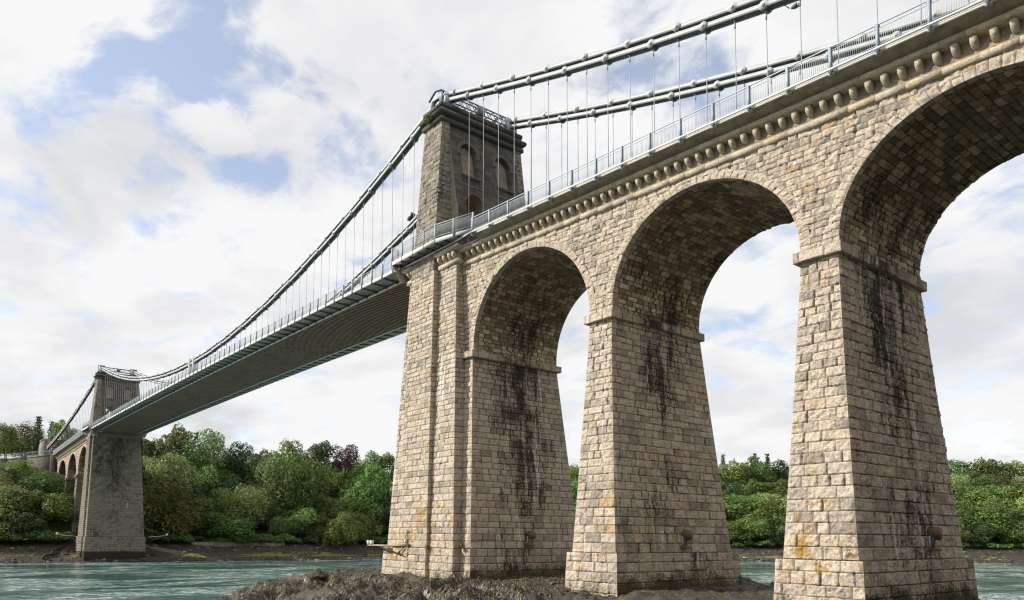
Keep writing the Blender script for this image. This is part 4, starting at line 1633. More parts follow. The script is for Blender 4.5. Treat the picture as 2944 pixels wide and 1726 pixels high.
for y in (YN, YF):
    for k in range(24):
        x = 4.95 + LINK / 2 * k
        up = 0.0
        hanger(x, y, z_app(x) - 0.42 + (0.12 if k % 2 else 0), zfoot(x, 0.1), k < 20)
        if x < 62:
            hanger(-SPAN - x, y, z_back(x) - 0.7, zfoot(x, 0.1), False)
    n = 68
    st = (SPAN - 11.7) / n
    for k in range(n + 1):
        x = -5.85 - st * k
        hanger(x, y, z_main(x) - 0.36, zdeck(x) + 0.4, k < (36 if y == YN else 22))
tag(rest.build('hanger_rod', M_ROD, bridge), kind='stuff')


# ------------------------------------------------------------------ far bank: shore, hillside
SHORE = np.array([(-215, -420), (-196, -180), (-180, -70), (-173, -25), (-168, 0), (-167, 20), (-167, 50), (-166, 91), (-161, 118),
                  (-139, 165), (-96, 222), (-44, 300), (10, 372), (110, 470), (260, 590)], float)


def resample(P, step):
    d = np.concatenate([[0], np.cumsum(np.hypot(*np.diff(P, axis=0).T))])
    n = int(d[-1] / step)
    t = np.linspace(0, d[-1], n)
    Q = np.stack([np.interp(t, d, P[:, 0]), np.interp(t, d, P[:, 1])], -1)
    k = max(3, int(30 / step))
    w = np.hanning(k + 2)[1:-1]
    w /= w.sum()
    pad = np.concatenate([np.repeat(Q[:1], k, 0) + (Q[0] - Q[1]) * np.arange(k, 0, -1)[:, None], Q, np.repeat(Q[-1:], k, 0) + (Q[-1] - Q[-2]) * np.arange(1, k + 1)[:, None]])
    R = np.stack([np.convolve(pad[:, i], w, 'same') for i in (0, 1)], -1)
    return R[k:-k]


SH = resample(SHORE, 2.0)


def inland(x, y):
    """distance inland from the far waterline (positive on land)"""
    p = np.stack([np.atleast_1d(x), np.atleast_1d(y)], -1).astype(float)
    out = np.empty(len(p))
    for k in range(0, len(p), 4000):
        q = p[k:k + 4000]
        d2 = ((q[:, None, :] - SH[None]) ** 2).sum(-1)
        i = np.argmin(d2, 1)
        i = np.clip(i, 1, len(SH) - 2)
        t = SH[i + 1] - SH[i - 1]
        t /= np.hypot(t[:, 0], t[:, 1])[:, None]
        v = q - SH[i]
        out[k:k + 4000] = t[:, 0] * v[:, 1] - t[:, 1] * v[:, 0]
    return out


def ground_z(x, y, d=None):
    x = np.atleast_1d(np.asarray(x, float))
    y = np.atleast_1d(np.asarray(y, float))
    d = inland(x, y) if d is None else d
    z = np.interp(d, [-40, -6, 0, 13, 19, 24, 60, 90, 150, 400], [-6, -1.2, 0, 3.2, 5.0, 6.2, 22, 30.5, 35, 38])
    boost = 7.0 * sstep(28, 66, d) * (1 - sstep(-2, 45, y))
    return z + boost


def build_bank():
    P = np.stack([x for x in SH])
    tn = np.gradient(P, axis=0)
    tn /= np.hypot(tn[:, 0], tn[:, 1])[:, None]
    nrm = np.stack([-tn[:, 1], tn[:, 0]], -1)
    # foreshore
    ds = np.concatenate([np.linspace(-8, 26, 60)])
    fine = np.arange(0, len(P))
    X = P[fine][:, None, :] + nrm[fine][:, None, :] * ds[None, :, None]
    D = np.broadcast_to(ds, X.shape[:2])
    Z = ground_z(X[..., 0].ravel(), X[..., 1].ravel(), D.ravel()).reshape(X.shape[:2])
    Q = np.concatenate([X, Z[..., None] * 0], -1)
    Z = Z + 0.35 * fbm(Q, 0.12, 3, 4) * sstep(-3, 4, D) + 0.22 * vnoise(Q, 0.9, 8) * sstep(-1, 6, D)
    V = np.concatenate([X, Z[..., None]], -1)
    R, C_ = V.shape[:2]
    idx = np.arange(R * C_).reshape(R, C_)
    F = np.stack([idx[:-1, :-1], idx[1:, :-1], idx[1:, 1:], idx[:-1, 1:]], -1).reshape(-1, 4)
    m, nt, N, L, B = new_mat('shingle_and_weed')
    geo = node(N, 'ShaderNodeNewGeometry').outputs['Position']
    sep = node(N, 'ShaderNodeSeparateXYZ')
    L.new(geo, sep.inputs[0])
    n1 = noise(N, L, geo, 0.35, 5, 0.6)
    n2 = noise(N, L, geo, 3.0, 5, 0.75)
    c = ramp(N, L, n2, [(0.32, (0.018, 0.014, 0.011)), (0.55, (0.058, 0.046, 0.037)), (0.72, (0.125, 0.105, 0.088))])
    n3 = noise(N, L, mapping(N, L, geo, (1.2, 0.35, 1)), 0.11, 6, 0.65, 0.4)
    band = node(N, 'ShaderNodeMath', operation='MULTIPLY')
    L.new(rng_map(N, L, n3, 0.47, 0.54), band.inputs[0])
    L.new(rng_map(N, L, sep.outputs[2], 0.9, 1.5), band.inputs[1])
    b2 = node(N, 'ShaderNodeMath', operation='MULTIPLY')
    L.new(band.outputs[0], b2.inputs[0])
    L.new(rng_map(N, L, sep.outputs[2], 2.9, 2.2), b2.inputs[1])
    c = mixc(N, L, b2.outputs[0], c, mixc(N, L, n2, (0.06, 0.085, 0.014), (0.23, 0.27, 0.035)))
    c = mixc(N, L, rng_map(N, L, sep.outputs[2], 3.9, 5.2), c, (0.03, 0.033, 0.015))  # shade painted along the top of the shore, below the wood
    c = mixc(N, L, rng_map(N, L, sep.outputs[2], 0.45, 0.05, 0, 0.8), c, (0.02, 0.017, 0.014))
    L.new(c, B.inputs['Base Color'])
    B.inputs['Roughness'].default_value = 0.9
    B.inputs['Specular IOR Level'].default_value = 0.25
    bump(N, L, B, n2, 0.8, 0.25)
    tag(mesh_obj('foreshore', V.reshape(-1, 3), F, m, None, True), kind='structure')
    # hillside under the wood
    ds = np.concatenate([np.linspace(24, 100, 14), np.linspace(112, 420, 12)])
    k = np.arange(0, len(P), 4)
    X = P[k][:, None, :] + nrm[k][:, None, :] * ds[None, :, None]
    Z = ground_z(X[..., 0].ravel(), X[..., 1].ravel(), np.broadcast_to(ds, X.shape[:2]).ravel()).reshape(X.shape[:2]) - 0.15
    V = np.concatenate([X, Z[..., None]], -1)
    R, C_ = V.shape[:2]
    idx = np.arange(R * C_).reshape(R, C_)
    F = np.stack([idx[:-1, :-1], idx[1:, :-1], idx[1:, 1:], idx[:-1, 1:]], -1).reshape(-1, 4)
    g = plain('woodland_floor', (0.055, 0.075, 0.026), 0.95, 0, 0.5, 0.3, spec=0.1)
    tag(mesh_obj('hillside', V.reshape(-1, 3), F, g, None, True), kind='structure')


build_bank()

# water
def water():
    m, nt, N, L, B = new_mat('tidal_water')
    geo = node(N, 'ShaderNodeNewGeometry').outputs['Position']
    v1 = mapping(N, L, geo, (1.0, 0.42, 1))
    n1 = noise(N, L, v1, 0.055, 5, 0.6, 0.8)
    n2 = noise(N, L, v1, 0.55, 5, 0.62, 0.3)
    n3 = noise(N, L, v1, 2.4, 4, 0.6)
    c = mixc(N, L, n1, (0.012, 0.078, 0.066), (0.026, 0.108, 0.096))
    foam_sheen = node(N, 'ShaderNodeMath', operation='MULTIPLY')  # pale patches: foam, and the bright sky reflection painted into the colour
    L.new(rng_map(N, L, n1, 0.42, 0.56, 0.04, 1.0), foam_sheen.inputs[0])
    L.new(rng_map(N, L, noise(N, L, mapping(N, L, geo, (0.6, 0.3, 1)), 1.3, 7, 0.78, 1.2), 0.46, 0.60), foam_sheen.inputs[1])
    c = mixc(N, L, foam_sheen.outputs[0], c, (0.60, 0.68, 0.66))
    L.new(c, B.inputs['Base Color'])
    B.inputs['IOR'].default_value = 1.33
    L.new(rng_map(N, L, n1, 0.40, 0.62, 0.05, 0.16), B.inputs['Roughness'])
    h = node(N, 'ShaderNodeMath', operation='MULTIPLY_ADD')
    L.new(n3, h.inputs[0])
    h.inputs[1].default_value = 0.28
    L.new(n2, h.inputs[2])
    amp = rng_map(N, L, n1, 0.36, 0.62, 0.30, 1.0)
    hh = node(N, 'ShaderNodeMath', operation='MULTIPLY')
    L.new(h.outputs[0], hh.inputs[0])
    L.new(amp, hh.inputs[1])
    bump(N, L, B, hh.outputs[0], 0.75, 0.42)
    V = [(-700, -900, 0), (700, -900, 0), (700, 1100, 0), (-700, 1100, 0)]
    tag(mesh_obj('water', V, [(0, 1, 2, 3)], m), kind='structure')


water()

# ------------------------------------------------------------------ the weed-covered rock the near piers stand on
ROCK = np.array([(-31, 1), (-27, -8), (-20, -16), (-10, -23), (5, -30), (30, -36), (60, -38), (78, -30), (84, 0), (84, 26), (60, 24), (44, 33), (26, 42),
                 (12, 50), (-4, 44), (-18, 30), (-26, 14)], float)


def poly_sdf(P, poly):
    n = len(poly)
    d = np.full(len(P), 1e9)
    ins = np.zeros(len(P), bool)
    for i in range(n):
        a, b = poly[i], poly[(i + 1) % n]
        e = b - a
        w = P - a
        t = np.clip((w @ e) / (e @ e), 0, 1)
        d = np.minimum(d, np.hypot(*(w - t[:, None] * e).T))
        c = ((a[1] > P[:, 1]) != (b[1] > P[:, 1])) & (P[:, 0] < (b[0] - a[0]) * (P[:, 1] - a[1]) / (b[1] - a[1] + 1e-12) + a[0])
        ins ^= c
    return np.where(ins, d, -d)


def rock_h(x, y):
    P = np.stack([x, y], -1).reshape(-1, 2)
    Q = np.concatenate([P, np.zeros((len(P), 1))], 1)
    d = poly_sdf(P, ROCK) + 1.6 * vnoise(Q, 0.16, 71) + 0.7 * vnoise(Q, 0.5, 72)
    z = np.interp(d, [-6, -1, 0, 2, 6, 12, 20], [-3, -0.6, 0, 1.0, 2.5, 3.7, 4.35])
    rid = 1 - np.abs(fbm(Q * np.array([0.75, 1.25, 1]), 0.13, 73, 4, 0.55))
    lump = 1 - np.abs(vnoise(Q, 0.42, 75))
    lump2 = 1 - np.abs(vnoise(Q, 1.05, 76))
    k = sstep(-1, 4, d)
    z = z + k * (1.9 * (rid - 0.72) + 0.85 * (lump - 0.6) + 0.45 * (lump2 - 0.58))
    pier = np.exp(-(np.maximum(0, np.abs(P[:, 1] - WC) - 9.5) / 3.0) ** 2)
    z = z * (1 - 0.55 * pier * sstep(4, 14, d)) + 0.55 * pier * sstep(4, 14, d) * 4.55
    return z.reshape(np.shape(x))


def build_rock():
    xs = np.arange(-36, 70, 0.17)
    ys = np.concatenate([np.arange(-40, 8, 0.17), np.arange(8, 56, 0.4)])
    X, Y = np.meshgrid(xs, ys)
    Z = rock_h(X, Y)
    Q = np.stack([X, Y, Z], -1).reshape(-1, 3)
    fr = 0.17 * vnoise(Q, 2.0, 81) + 0.12 * vnoise(Q, 4.2, 82)
    Z = Z + fr.reshape(Z.shape) * sstep(-0.5, 0.5, Z)
    keep = (Z > -0.7)
    R, C_ = Z.shape
    idx = np.arange(R * C_).reshape(R, C_)
    kk = keep[:-1, :-1] | keep[1:, 1:]
    F = np.stack([idx[:-1, :-1], idx[:-1, 1:], idx[1:, 1:], idx[1:, :-1]], -1)[kk]
    V = np.stack([X, Y, Z], -1).reshape(-1, 3)
    u = np.zeros(len(V), bool)
    u[F.reshape(-1)] = True
    rm = np.cumsum(u) - 1
    m, nt, N, L, B = new_mat('weedy_rock')
    geo = node(N, 'ShaderNodeNewGeometry')
    pos = geo.outputs['Position']
    n1 = noise(N, L, pos, 0.55, 5, 0.65)
    n2 = noise(N, L, pos, 5.0, 5, 0.72, 0.6)
    n3 = noise(N, L, mapping(N, L, pos, (1, 1, 0.35)), 9, 4, 0.7, 1.0)
    c = ramp(N, L, n2, [(0.3, (0.012, 0.009, 0.006)), (0.52, (0.050, 0.039, 0.026)), (0.70, (0.16, 0.135, 0.10))])
    c = mixc(N, L, rng_map(N, L, n1, 0.54, 0.66, 0, 0.7), c, (0.12, 0.082, 0.018))
    n4 = noise(N, L, pos, 0.28, 5, 0.6)
    c = mixc(N, L, rng_map(N, L, n4, 0.62, 0.70, 0, 0.7), c, (0.13, 0.15, 0.022))
    c = mixc(N, L, rng_map(N, L, n4, 0.40, 0.33, 0, 0.75), c, (0.03, 0.024, 0.017))
    L.new(c, B.inputs['Base Color'])
    B.inputs['Roughness'].default_value = 0.62
    B.inputs['Specular IOR Level'].default_value = 0.45
    ad = node(N, 'ShaderNodeMath', operation='ADD')
    L.new(n2, ad.inputs[0])
    L.new(n3, ad.inputs[1])
    bump(N, L, B, ad.outputs[0], 0.9, 0.12)
    o = mesh_obj('rock', V[u], rm[F], m, None, False)
    tag(o, kind='structure')
    return m


M_ROCK = build_rock()


def fronds():
    """bladderwrack hanging over the rock: short drooping ribbons"""
    rs = np.random.default_rng(91)
    n = 260000
    x = rs.uniform(-33, 27, n)
    y = rs.uniform(-27, 17, n)
    e = 0.25
    z = rock_h(x, y)
    gx = (rock_h(x + e, y) - z) / e
    gy = (rock_h(x, y + e) - z) / e
    cl = vnoise(np.stack([x, y, 0 * x], -1), 0.5, 92)
    ok = (z > 0.25) & (cl > -0.45) & ~((x > -6.1) & (x < 9.4) & (y > -3.35)) & ~((x > 21.7) & (x < 28.0) & (y > -2.0))
    x, y, z, gx, gy = (a[ok] for a in (x, y, z, gx, gy))
    n = len(x)
    g = np.stack([-gx, -gy], -1) + rs.normal(0, 0.55, (n, 2))
    g /= np.hypot(g[:, 0], g[:, 1])[:, None] + 1e-6
    ln = rs.uniform(0.14, 0.42, n)
    w = rs.uniform(0.018, 0.05, n)
    p0 = np.stack([x, y, z + 0.06], -1)
    sl = -(gx * -g[:, 0] + gy * -g[:, 1])
    drop = (gx * g[:, 0] + gy * g[:, 1])
    mid = p0 + np.stack([g[:, 0] * ln * .5, g[:, 1] * ln * .5, drop * ln * .5 + 0.06], -1)
    end = p0 + np.stack([g[:, 0] * ln, g[:, 1] * ln, np.minimum(drop, 0.1) * ln - 0.06], -1)
    sd = np.stack([-g[:, 1], g[:, 0], 0 * x], -1) * w[:, None]
    V = np.stack([p0 - sd, p0 + sd, mid - sd, mid + sd, end - sd * .3, end + sd * .3], 1).reshape(-1, 3)
    b = np.arange(n)[:, None] * 6
    F = np.concatenate([b + np.array([0, 1, 3, 2]), b + np.array([2, 3, 5, 4])])
    m, nt, N, L, B = new_mat('bladderwrack')
    ri = node(N, 'ShaderNodeNewGeometry').outputs['Random Per Island']
    L.new(ramp(N, L, ri, [(0, (0.010, 0.008, 0.005)), (0.45, (0.052, 0.041, 0.026)), (0.8, (0.22, 0.185, 0.135)), (1, (0.26, 0.23, 0.11))]), B.inputs['Base Color'])
    B.inputs['Roughness'].default_value = 0.45
    B.inputs['Specular IOR Level'].default_value = 0.5
    tag(mesh_obj('seaweed', V, F, m), 'brown bladderwrack draped over the rock below the near piers', 'seaweed', kind='stuff')


fronds()

# ------------------------------------------------------------------ trees
def leaf_mat(name, stops, trans=0.3):
    m, nt, N, L, B = new_mat(name)
    ri = node(N, 'ShaderNodeNewGeometry').outputs['Random Per Island']
    oi = node(N, 'ShaderNodeObjectInfo').outputs['Random']
    c = ramp(N, L, ri, stops)
    hs = node(N, 'ShaderNodeHueSaturation')
    L.new(rng_map(N, L, oi, 0, 1, 0.482, 0.512), hs.inputs['Hue'])
    sa = node(N, 'ShaderNodeMath', operation='FRACT')
    mu = node(N, 'ShaderNodeMath', operation='MULTIPLY')
    L.new(oi, mu.inputs[0])
    mu.inputs[1].default_value = 7.3
    L.new(mu.outputs[0], sa.inputs[0])
    L.new(rng_map(N, L, sa.outputs[0], 0, 1, 0.70, 1.3), hs.inputs['Value'])
    L.new(c, hs.inputs['Color'])
    L.new(hs.outputs[0], B.inputs['Base Color'])
    B.inputs['Roughness'].default_value = 0.6
    B.inputs['Specular IOR Level'].default_value = 0.25
    tr = node(N, 'ShaderNodeBsdfTranslucent')
    L.new(hs.outputs[0], tr.inputs['Color'])
    mx = node(N, 'ShaderNodeMixShader')
    mx.inputs[0].default_value = trans
    L.new(B.outputs[0], mx.inputs[1])
    L.new(tr.outputs[0], mx.inputs[2])
    L.new(mx.outputs[0], N['Material Output'].inputs['Surface'])
    return m


L_OAK = leaf_mat('olive_leaves', [(0, (0.064, 0.104, 0.028)), (0.5, (0.135, 0.188, 0.049)), (1, (0.250, 0.296, 0.078))])
L_ASH = leaf_mat('mid_green_leaves', [(0, (0.060, 0.121, 0.030)), (0.5, (0.125, 0.215, 0.057)), (1, (0.228, 0.328, 0.092))])
L_PALE = leaf_mat('pale_green_leaves', [(0, (0.129, 0.198, 0.066)), (0.5, (0.250, 0.328, 0.114)), (1, (0.389, 0.449, 0.172))])
L_DARK = leaf_mat('dark_evergreen_leaves', [(0, (0.030, 0.064, 0.028)), (0.5, (0.060, 0.115, 0.043)), (1, (0.120, 0.181, 0.070))], 0.15)
L_RUST = leaf_mat('turning_leaves', [(0, (0.069, 0.075, 0.023)), (0.5, (0.129, 0.127, 0.039)), (1, (0.213, 0.179, 0.060))])
L_PURPLE = leaf_mat('purple_leaves', [(0, (0.047, 0.027, 0.030)), (0.6, (0.097, 0.052, 0.057)), (1, (0.172, 0.098, 0.086))], 0.15)


def quads(C, Nn, size, rs, asp=1.5):
    n = len(C)
    Nn = Nn / (np.linalg.norm(Nn, axis=1)[:, None] + 1e-9)
    a = rs.normal(size=(n, 3))
    t = np.cross(Nn, a)
    t /= np.linalg.norm(t, axis=1)[:, None] + 1e-9
    b = np.cross(Nn, t)
    s = size[:, None]
    V = np.stack([C - t * s * asp * .5, C - b * s * .5 + t * s * 0.1, C + t * s * asp * .5, C + b * s * .5 + t * s * 0.1], 1).reshape(-1, 3)
    F = np.arange(n * 4).reshape(-1, 4)
    return V, F


def crown_broad(seed, n=4200, squash=1.0, drop=0.0, lobes=17, leaf=0.062, open_=0.0):
    """unit crown: radius about 1, base at z=0, height about 1.9; lobes of leaves with gaps between"""
    rs = np.random.default_rng(seed)
    C, Nn, Sz = [], [], []
    cs = []
    for k in range(lobes):
        u = rs.uniform(-0.75, 1.0)
        ph = k * 2.399 + rs.uniform(-0.4, 0.4)
        rr = math.sqrt(max(0, 1 - u * u)) * rs.uniform(0.55, 0.84)
        c = np.array([rr * math.cos(ph), rr * math.sin(ph), 0.92 + u * rs.uniform(0.60, 0.80) * squash])
        cs.append((c, rs.uniform(0.27, 0.46)))
    cs.append((np.array([0, 0, 0.95]), 0.55))
    w = np.array([r * r for c, r in cs])
    cnt = (n * w / w.sum()).astype(int)
    for (c, r), q in zip(cs, cnt):
        d = rs.normal(size=(q, 3))
        d /= np.linalg.norm(d, axis=1)[:, None]
        d[:, 2] = np.where((d[:, 2] < -0.35) & (rs.random(q) < 0.6), -d[:, 2], d[:, 2])
        rad = r * (1 - np.abs(rs.normal(0, 0.17, q))) * (1 + 0.22 * vnoise(d * 2.2 + c * 3, 1.0, seed))
        p = c + d * rad[:, None]
        p[:, 2] -= drop * np.hypot(p[:, 0], p[:, 1]) ** 2
        nn = d + rs.normal(0, 0.55, (q, 3)) + np.array([0, 0, 0.35])
        C.append(p); Nn.append(nn); Sz.append(leaf * rs.uniform(0.6, 1.45, q))
    return quads(np.concatenate(C), np.concatenate(Nn), np.concatenate(Sz), rs)


def crown_conifer(seed, n=2600, leaf=0.05):
    rs = np.random.default_rng(seed)
    tiers = 17
    C, Nn, Sz = [], [], []
    for t in range(tiers):
        f = t / tiers
        z = 0.12 + 1.85 * f
        R = (1 - f) ** 0.85 * rs.uniform(0.42, 0.62) + 0.04
        br = int(7 - 3 * f)
        for b in range(br):
            ph = 6.283 * b / br + rs.uniform(-.4, .4) + t
            q = int(n / tiers / br * (1.5 - f))
            s = rs.random(q) ** 0.7
            L_ = R * rs.uniform(0.7, 1.15)
            p = np.stack([np.cos(ph) * s * L_, np.sin(ph) * s * L_, z - 0.22 * s * L_ + 0.10 * s * s * L_], -1) + rs.normal(0, 0.025, (q, 3)) + np.stack([-np.sin(ph) * rs.normal(0, 0.09, q) * s, np.cos(ph) * rs.normal(0, 0.09, q) * s, -np.abs(rs.normal(0, 0.04, q))], -1)
            C.append(p); Nn.append(rs.normal(0, .5, (q, 3)) + np.array([0, 0, 0.8])); Sz.append(leaf * rs.uniform(.6, 1.3, q))
    return quads(np.concatenate(C), np.concatenate(Nn), np.concatenate(Sz), rs, 2.0)


def trunk_mesh(seed, h=1.0, lean=0.05, limbs=5):
    rs = np.random.default_rng(seed)
    m = MB()
    p = np.array([0, 0, -0.10])
    r = 0.055
    for k in range(4):
        q = p + np.array([rs.normal(0, lean * .4), rs.normal(0, lean * .4), h / 3.6])
        m.tube(p, q, r, r * 0.8, n=7, cap=False)
        if k > 0:
            for j in range(2):
                ph = rs.uniform(0, 6.28)
                e = p + np.array([math.cos(ph) * 0.5, math.sin(ph) * 0.5, 0.42]) * rs.uniform(.7, 1.2)
                mm = p + (e - p) * 0.5 + np.array([0, 0, 0.05])
                m.tube(p, mm, r * .55, r * .38, n=5, cap=False)
                m.tube(mm, e, r * .38, r * .12, n=5, cap=False)
        p, r = q, r * 0.8
    return m


VAR = {}


def make_variants():
    spec = {'broad': (L_OAK, lambda s: crown_broad(s), 3), 'green': (L_ASH, lambda s: crown_broad(s, 4400, 1.08, 0.0, 21, 0.058), 3),
            'pale': (L_PALE, lambda s: crown_broad(s, 4400, 0.95, 0.05, 24, 0.05), 2), 'dark': (L_DARK, lambda s: crown_broad(s, 4400, 0.95, 0, 15, 0.06), 2),
            'rust': (L_RUST, lambda s: crown_broad(s, 4400, 1.0, 0.05, 26, 0.045), 1), 'purple': (L_PURPLE, lambda s: crown_broad(s, 4400, 0.8, 0.1, 18, 0.055), 1),
            'spruce': (L_DARK, lambda s: crown_conifer(s), 2), 'weep': (L_OAK, lambda s: crown_broad(s, 4400, 0.9, 0.35, 22, 0.05), 1),
            'shrub': (L_ASH, lambda s: crown_broad(s, 1500, 0.7, 0.1, 12, 0.10), 2)}
    k = 0
    for nm, (mat, fn, cnt) in spec.items():
        VAR[nm] = []
        for j in range(cnt):
            k += 1
            V, F = fn(1000 + k * 13)
            c = mesh_obj('crown', V, F, mat)
            t = trunk_mesh(k, 1.0 if nm != 'spruce' else 1.9).build('trunk', M_BARK)
            VAR[nm].append((c.data, t.data))
            bpy.data.objects.remove(c)
            bpy.data.objects.remove(t)


make_variants()
n_tree = 0


def tree(kind, x, y, zg, height, label, width=None, name='broadleaf_tree', group=None, cat='tree', var=None):
    """height from the ground to the top; the crown reaches low, as in a closed wood"""
    global n_tree
    cm, tm = VAR[kind][(n_tree if var is None else var) % len(VAR[kind])]
    n_tree += 1
    r = random.random() * 6.28
    o = empty(name, (x, y, zg), r, label=label, cat=cat, group=group)
    stem = 0.06 if kind not in ('shrub', 'spruce') else 0.02
    ch = height * (1 - stem)
    w = (width * 1.18 if width else ch * 0.56)
    if kind not in ('spruce', 'shrub'):
        ch = min(ch, 2.2 * w)
    c = bpy.data.objects.new('crown', cm)
    COL.objects.link(c)
    c.parent = o
    c.location = (0, 0, height - ch if kind not in ('spruce', 'shrub') else height * stem)
    c.scale = (w, w * random.uniform(0.88, 1.12), ch / 1.9)
    if kind != 'shrub':
        t = bpy.data.objects.new('trunk', tm)
        COL.objects.link(t)
        t.parent = o
        t.scale = (height * 0.32, height * 0.32, height * (0.60 if kind != 'spruce' else 0.30))
    return o


WOOD = 'trees of the wood on the far bank'
LBL = {'broad': 'olive green broadleaf tree in the close wood on the far bank', 'green': 'fresh green broadleaf tree in the close wood on the far bank',
       'pale': 'pale silvery green tree in the close wood on the far bank', 'dark': 'dark green evergreen tree in the close wood on the far bank',
       'rust': 'brownish green tree starting to turn in the wood on the far bank'}
placed = []


def sky_tree(kind, px, py, depth, label, width, name='broadleaf_tree', **k):
    p = ray_point(px, py, depth)
    zg = float(ground_z(p[0], p[1])[0]) - 0.3
    placed.append((p[0], p[1], width * 0.8))
    return tree(kind, p[0], p[1], zg, p[2] - zg, label, width, name, **k)


# trees one can tell apart on the skyline and on the slope
sky_tree('broad', 18, 1222, 300, 'broad olive tree above the far road, left of the street lamp', 6.5)
sky_tree('rust', 68, 1214, 330, 'tall brownish tree left of the dark spruces above the far road', 7.5)
sky_tree('spruce', 112, 1196, 322, 'tallest dark spruce left of the far tower', 6.8, 'spruce_tree')
sky_tree('spruce', 150, 1211, 316, 'second dark spruce, just behind the far anchorage house', 5.5, 'spruce_tree')
sky_tree('green', 178, 1210, 312, 'narrow green tree rising behind the far chain', 3.6)
sky_tree('broad', 206, 1232, 312, 'small bushy tree seen below the far chain beside the far tower', 4.0)
sky_tree('pale', 60, 1252, 334, 'bright yellow green tree standing behind the far lamp post', 5.0)
sky_tree('pale', 104, 1246, 340, 'light green tree in front of the spruces beside the anchorage house', 4.2)
sky_tree('broad', 20, 1268, 326, 'low rounded tree behind the far road railing', 5.0)
sky_tree('dark', 425, 1262, 293, 'dark tree close beside the far pier, just below the deck', 4.5)
sky_tree('broad', 492, 1215, 300, 'big dark crowned tree, the tallest on the skyline right of the far pier', 9.2)
sky_tree('green', 592, 1233, 302, 'tall green tree just behind the bare dead trunk', 7.2)
sky_tree('dark', 690, 1271, 308, 'dark evergreen next to the right of the bare dead trunk on the skyline', 6.5)
sky_tree('broad', 762, 1288, 312, 'low crowned tree in the dip of the skyline', 6.0)
sky_tree('broad', 832, 1266, 318, 'pointed olive tree on the skyline right of its dip', 6.8)
sky_tree('dark', 925, 1268, 322, 'flat topped dark tree left of the purple beech', 6.0)
sky_tree('purple', 990, 1267, 326, 'dark purple copper beech on the skyline of the far bank', 6.2)
sky_tree('green', 1060, 1296, 330, 'green tree just right of the purple beech', 7.0)
sky_tree('broad', 1118, 1306, 332, 'skyline tree touching the edge of the near tower pier', 6.5)
sky_tree('pale', 500, 1302, 272, 'large light green tree below the tallest tree, right of the far pier', 9.5)
sky_tree('rust', 487, 1372, 254, 'large brownish tree standing beside the far pier, near the shore', 9.5)
sky_tree('pale', 800, 1308, 292, 'tall silvery green tree in the middle of the wood', 8.5)
sky_tree('green', 885, 1312, 296, 'tall rounded tree right of the silvery one in the middle of the wood', 8.5)
sky_tree('dark', 735, 1310, 300, 'ivy covered dark tree left of the silvery tree', 5.5)
sky_tree('pale', 700, 1388, 272, 'bright green tree low on the slope below the dead trunk', 7.0)
sky_tree('weep', 985, 1470, 282, 'drooping willow like tree at the shore left of the near tower pier', 6.5)
sky_tree('green', 1060, 1330, 312, 'broad green tree next to the near tower pier, high in the wood', 9.0)
sky_tree('spruce', 2078, 1306, 372, 'small spruce top at the left of the gap between the two nearer piers', 5.5, 'spruce_tree')
sky_tree('broad', 2108, 1322, 366, 'rounded tree on the skyline in the gap between the two nearer piers', 7.5)
sky_tree('spruce', 2170, 1302, 380, 'thin conifer sticking out of the skyline between the two nearer piers', 5.0, 'spruce_tree')
sky_tree('spruce', 2206, 1304, 380, 'last conifer of the skyline before the nearest pier', 6.0, 'spruce_tree')
sky_tree('green', 2165, 1318, 368, 'green tree below the thin conifer between the two nearer piers', 7.5)
sky_tree('dark', 2245, 1322, 372, 'skyline tree touching the left edge of the nearest pier', 7.0)
sky_tree('green', 2745, 1325, 402, 'skyline tree touching the right edge of the nearest pier', 8.0)
sky_tree('broad', 2800, 1318, 404, 'first rounded olive tree right of the nearest pier on the skyline', 8.5)
sky_tree('dark', 2862, 1320, 410, 'dark tree in the middle of the skyline right of the nearest pier', 6.5)
sky_tree('broad', 2915, 1330, 408, 'rounded olive tree farthest from the nearest pier on the right skyline', 8.5)


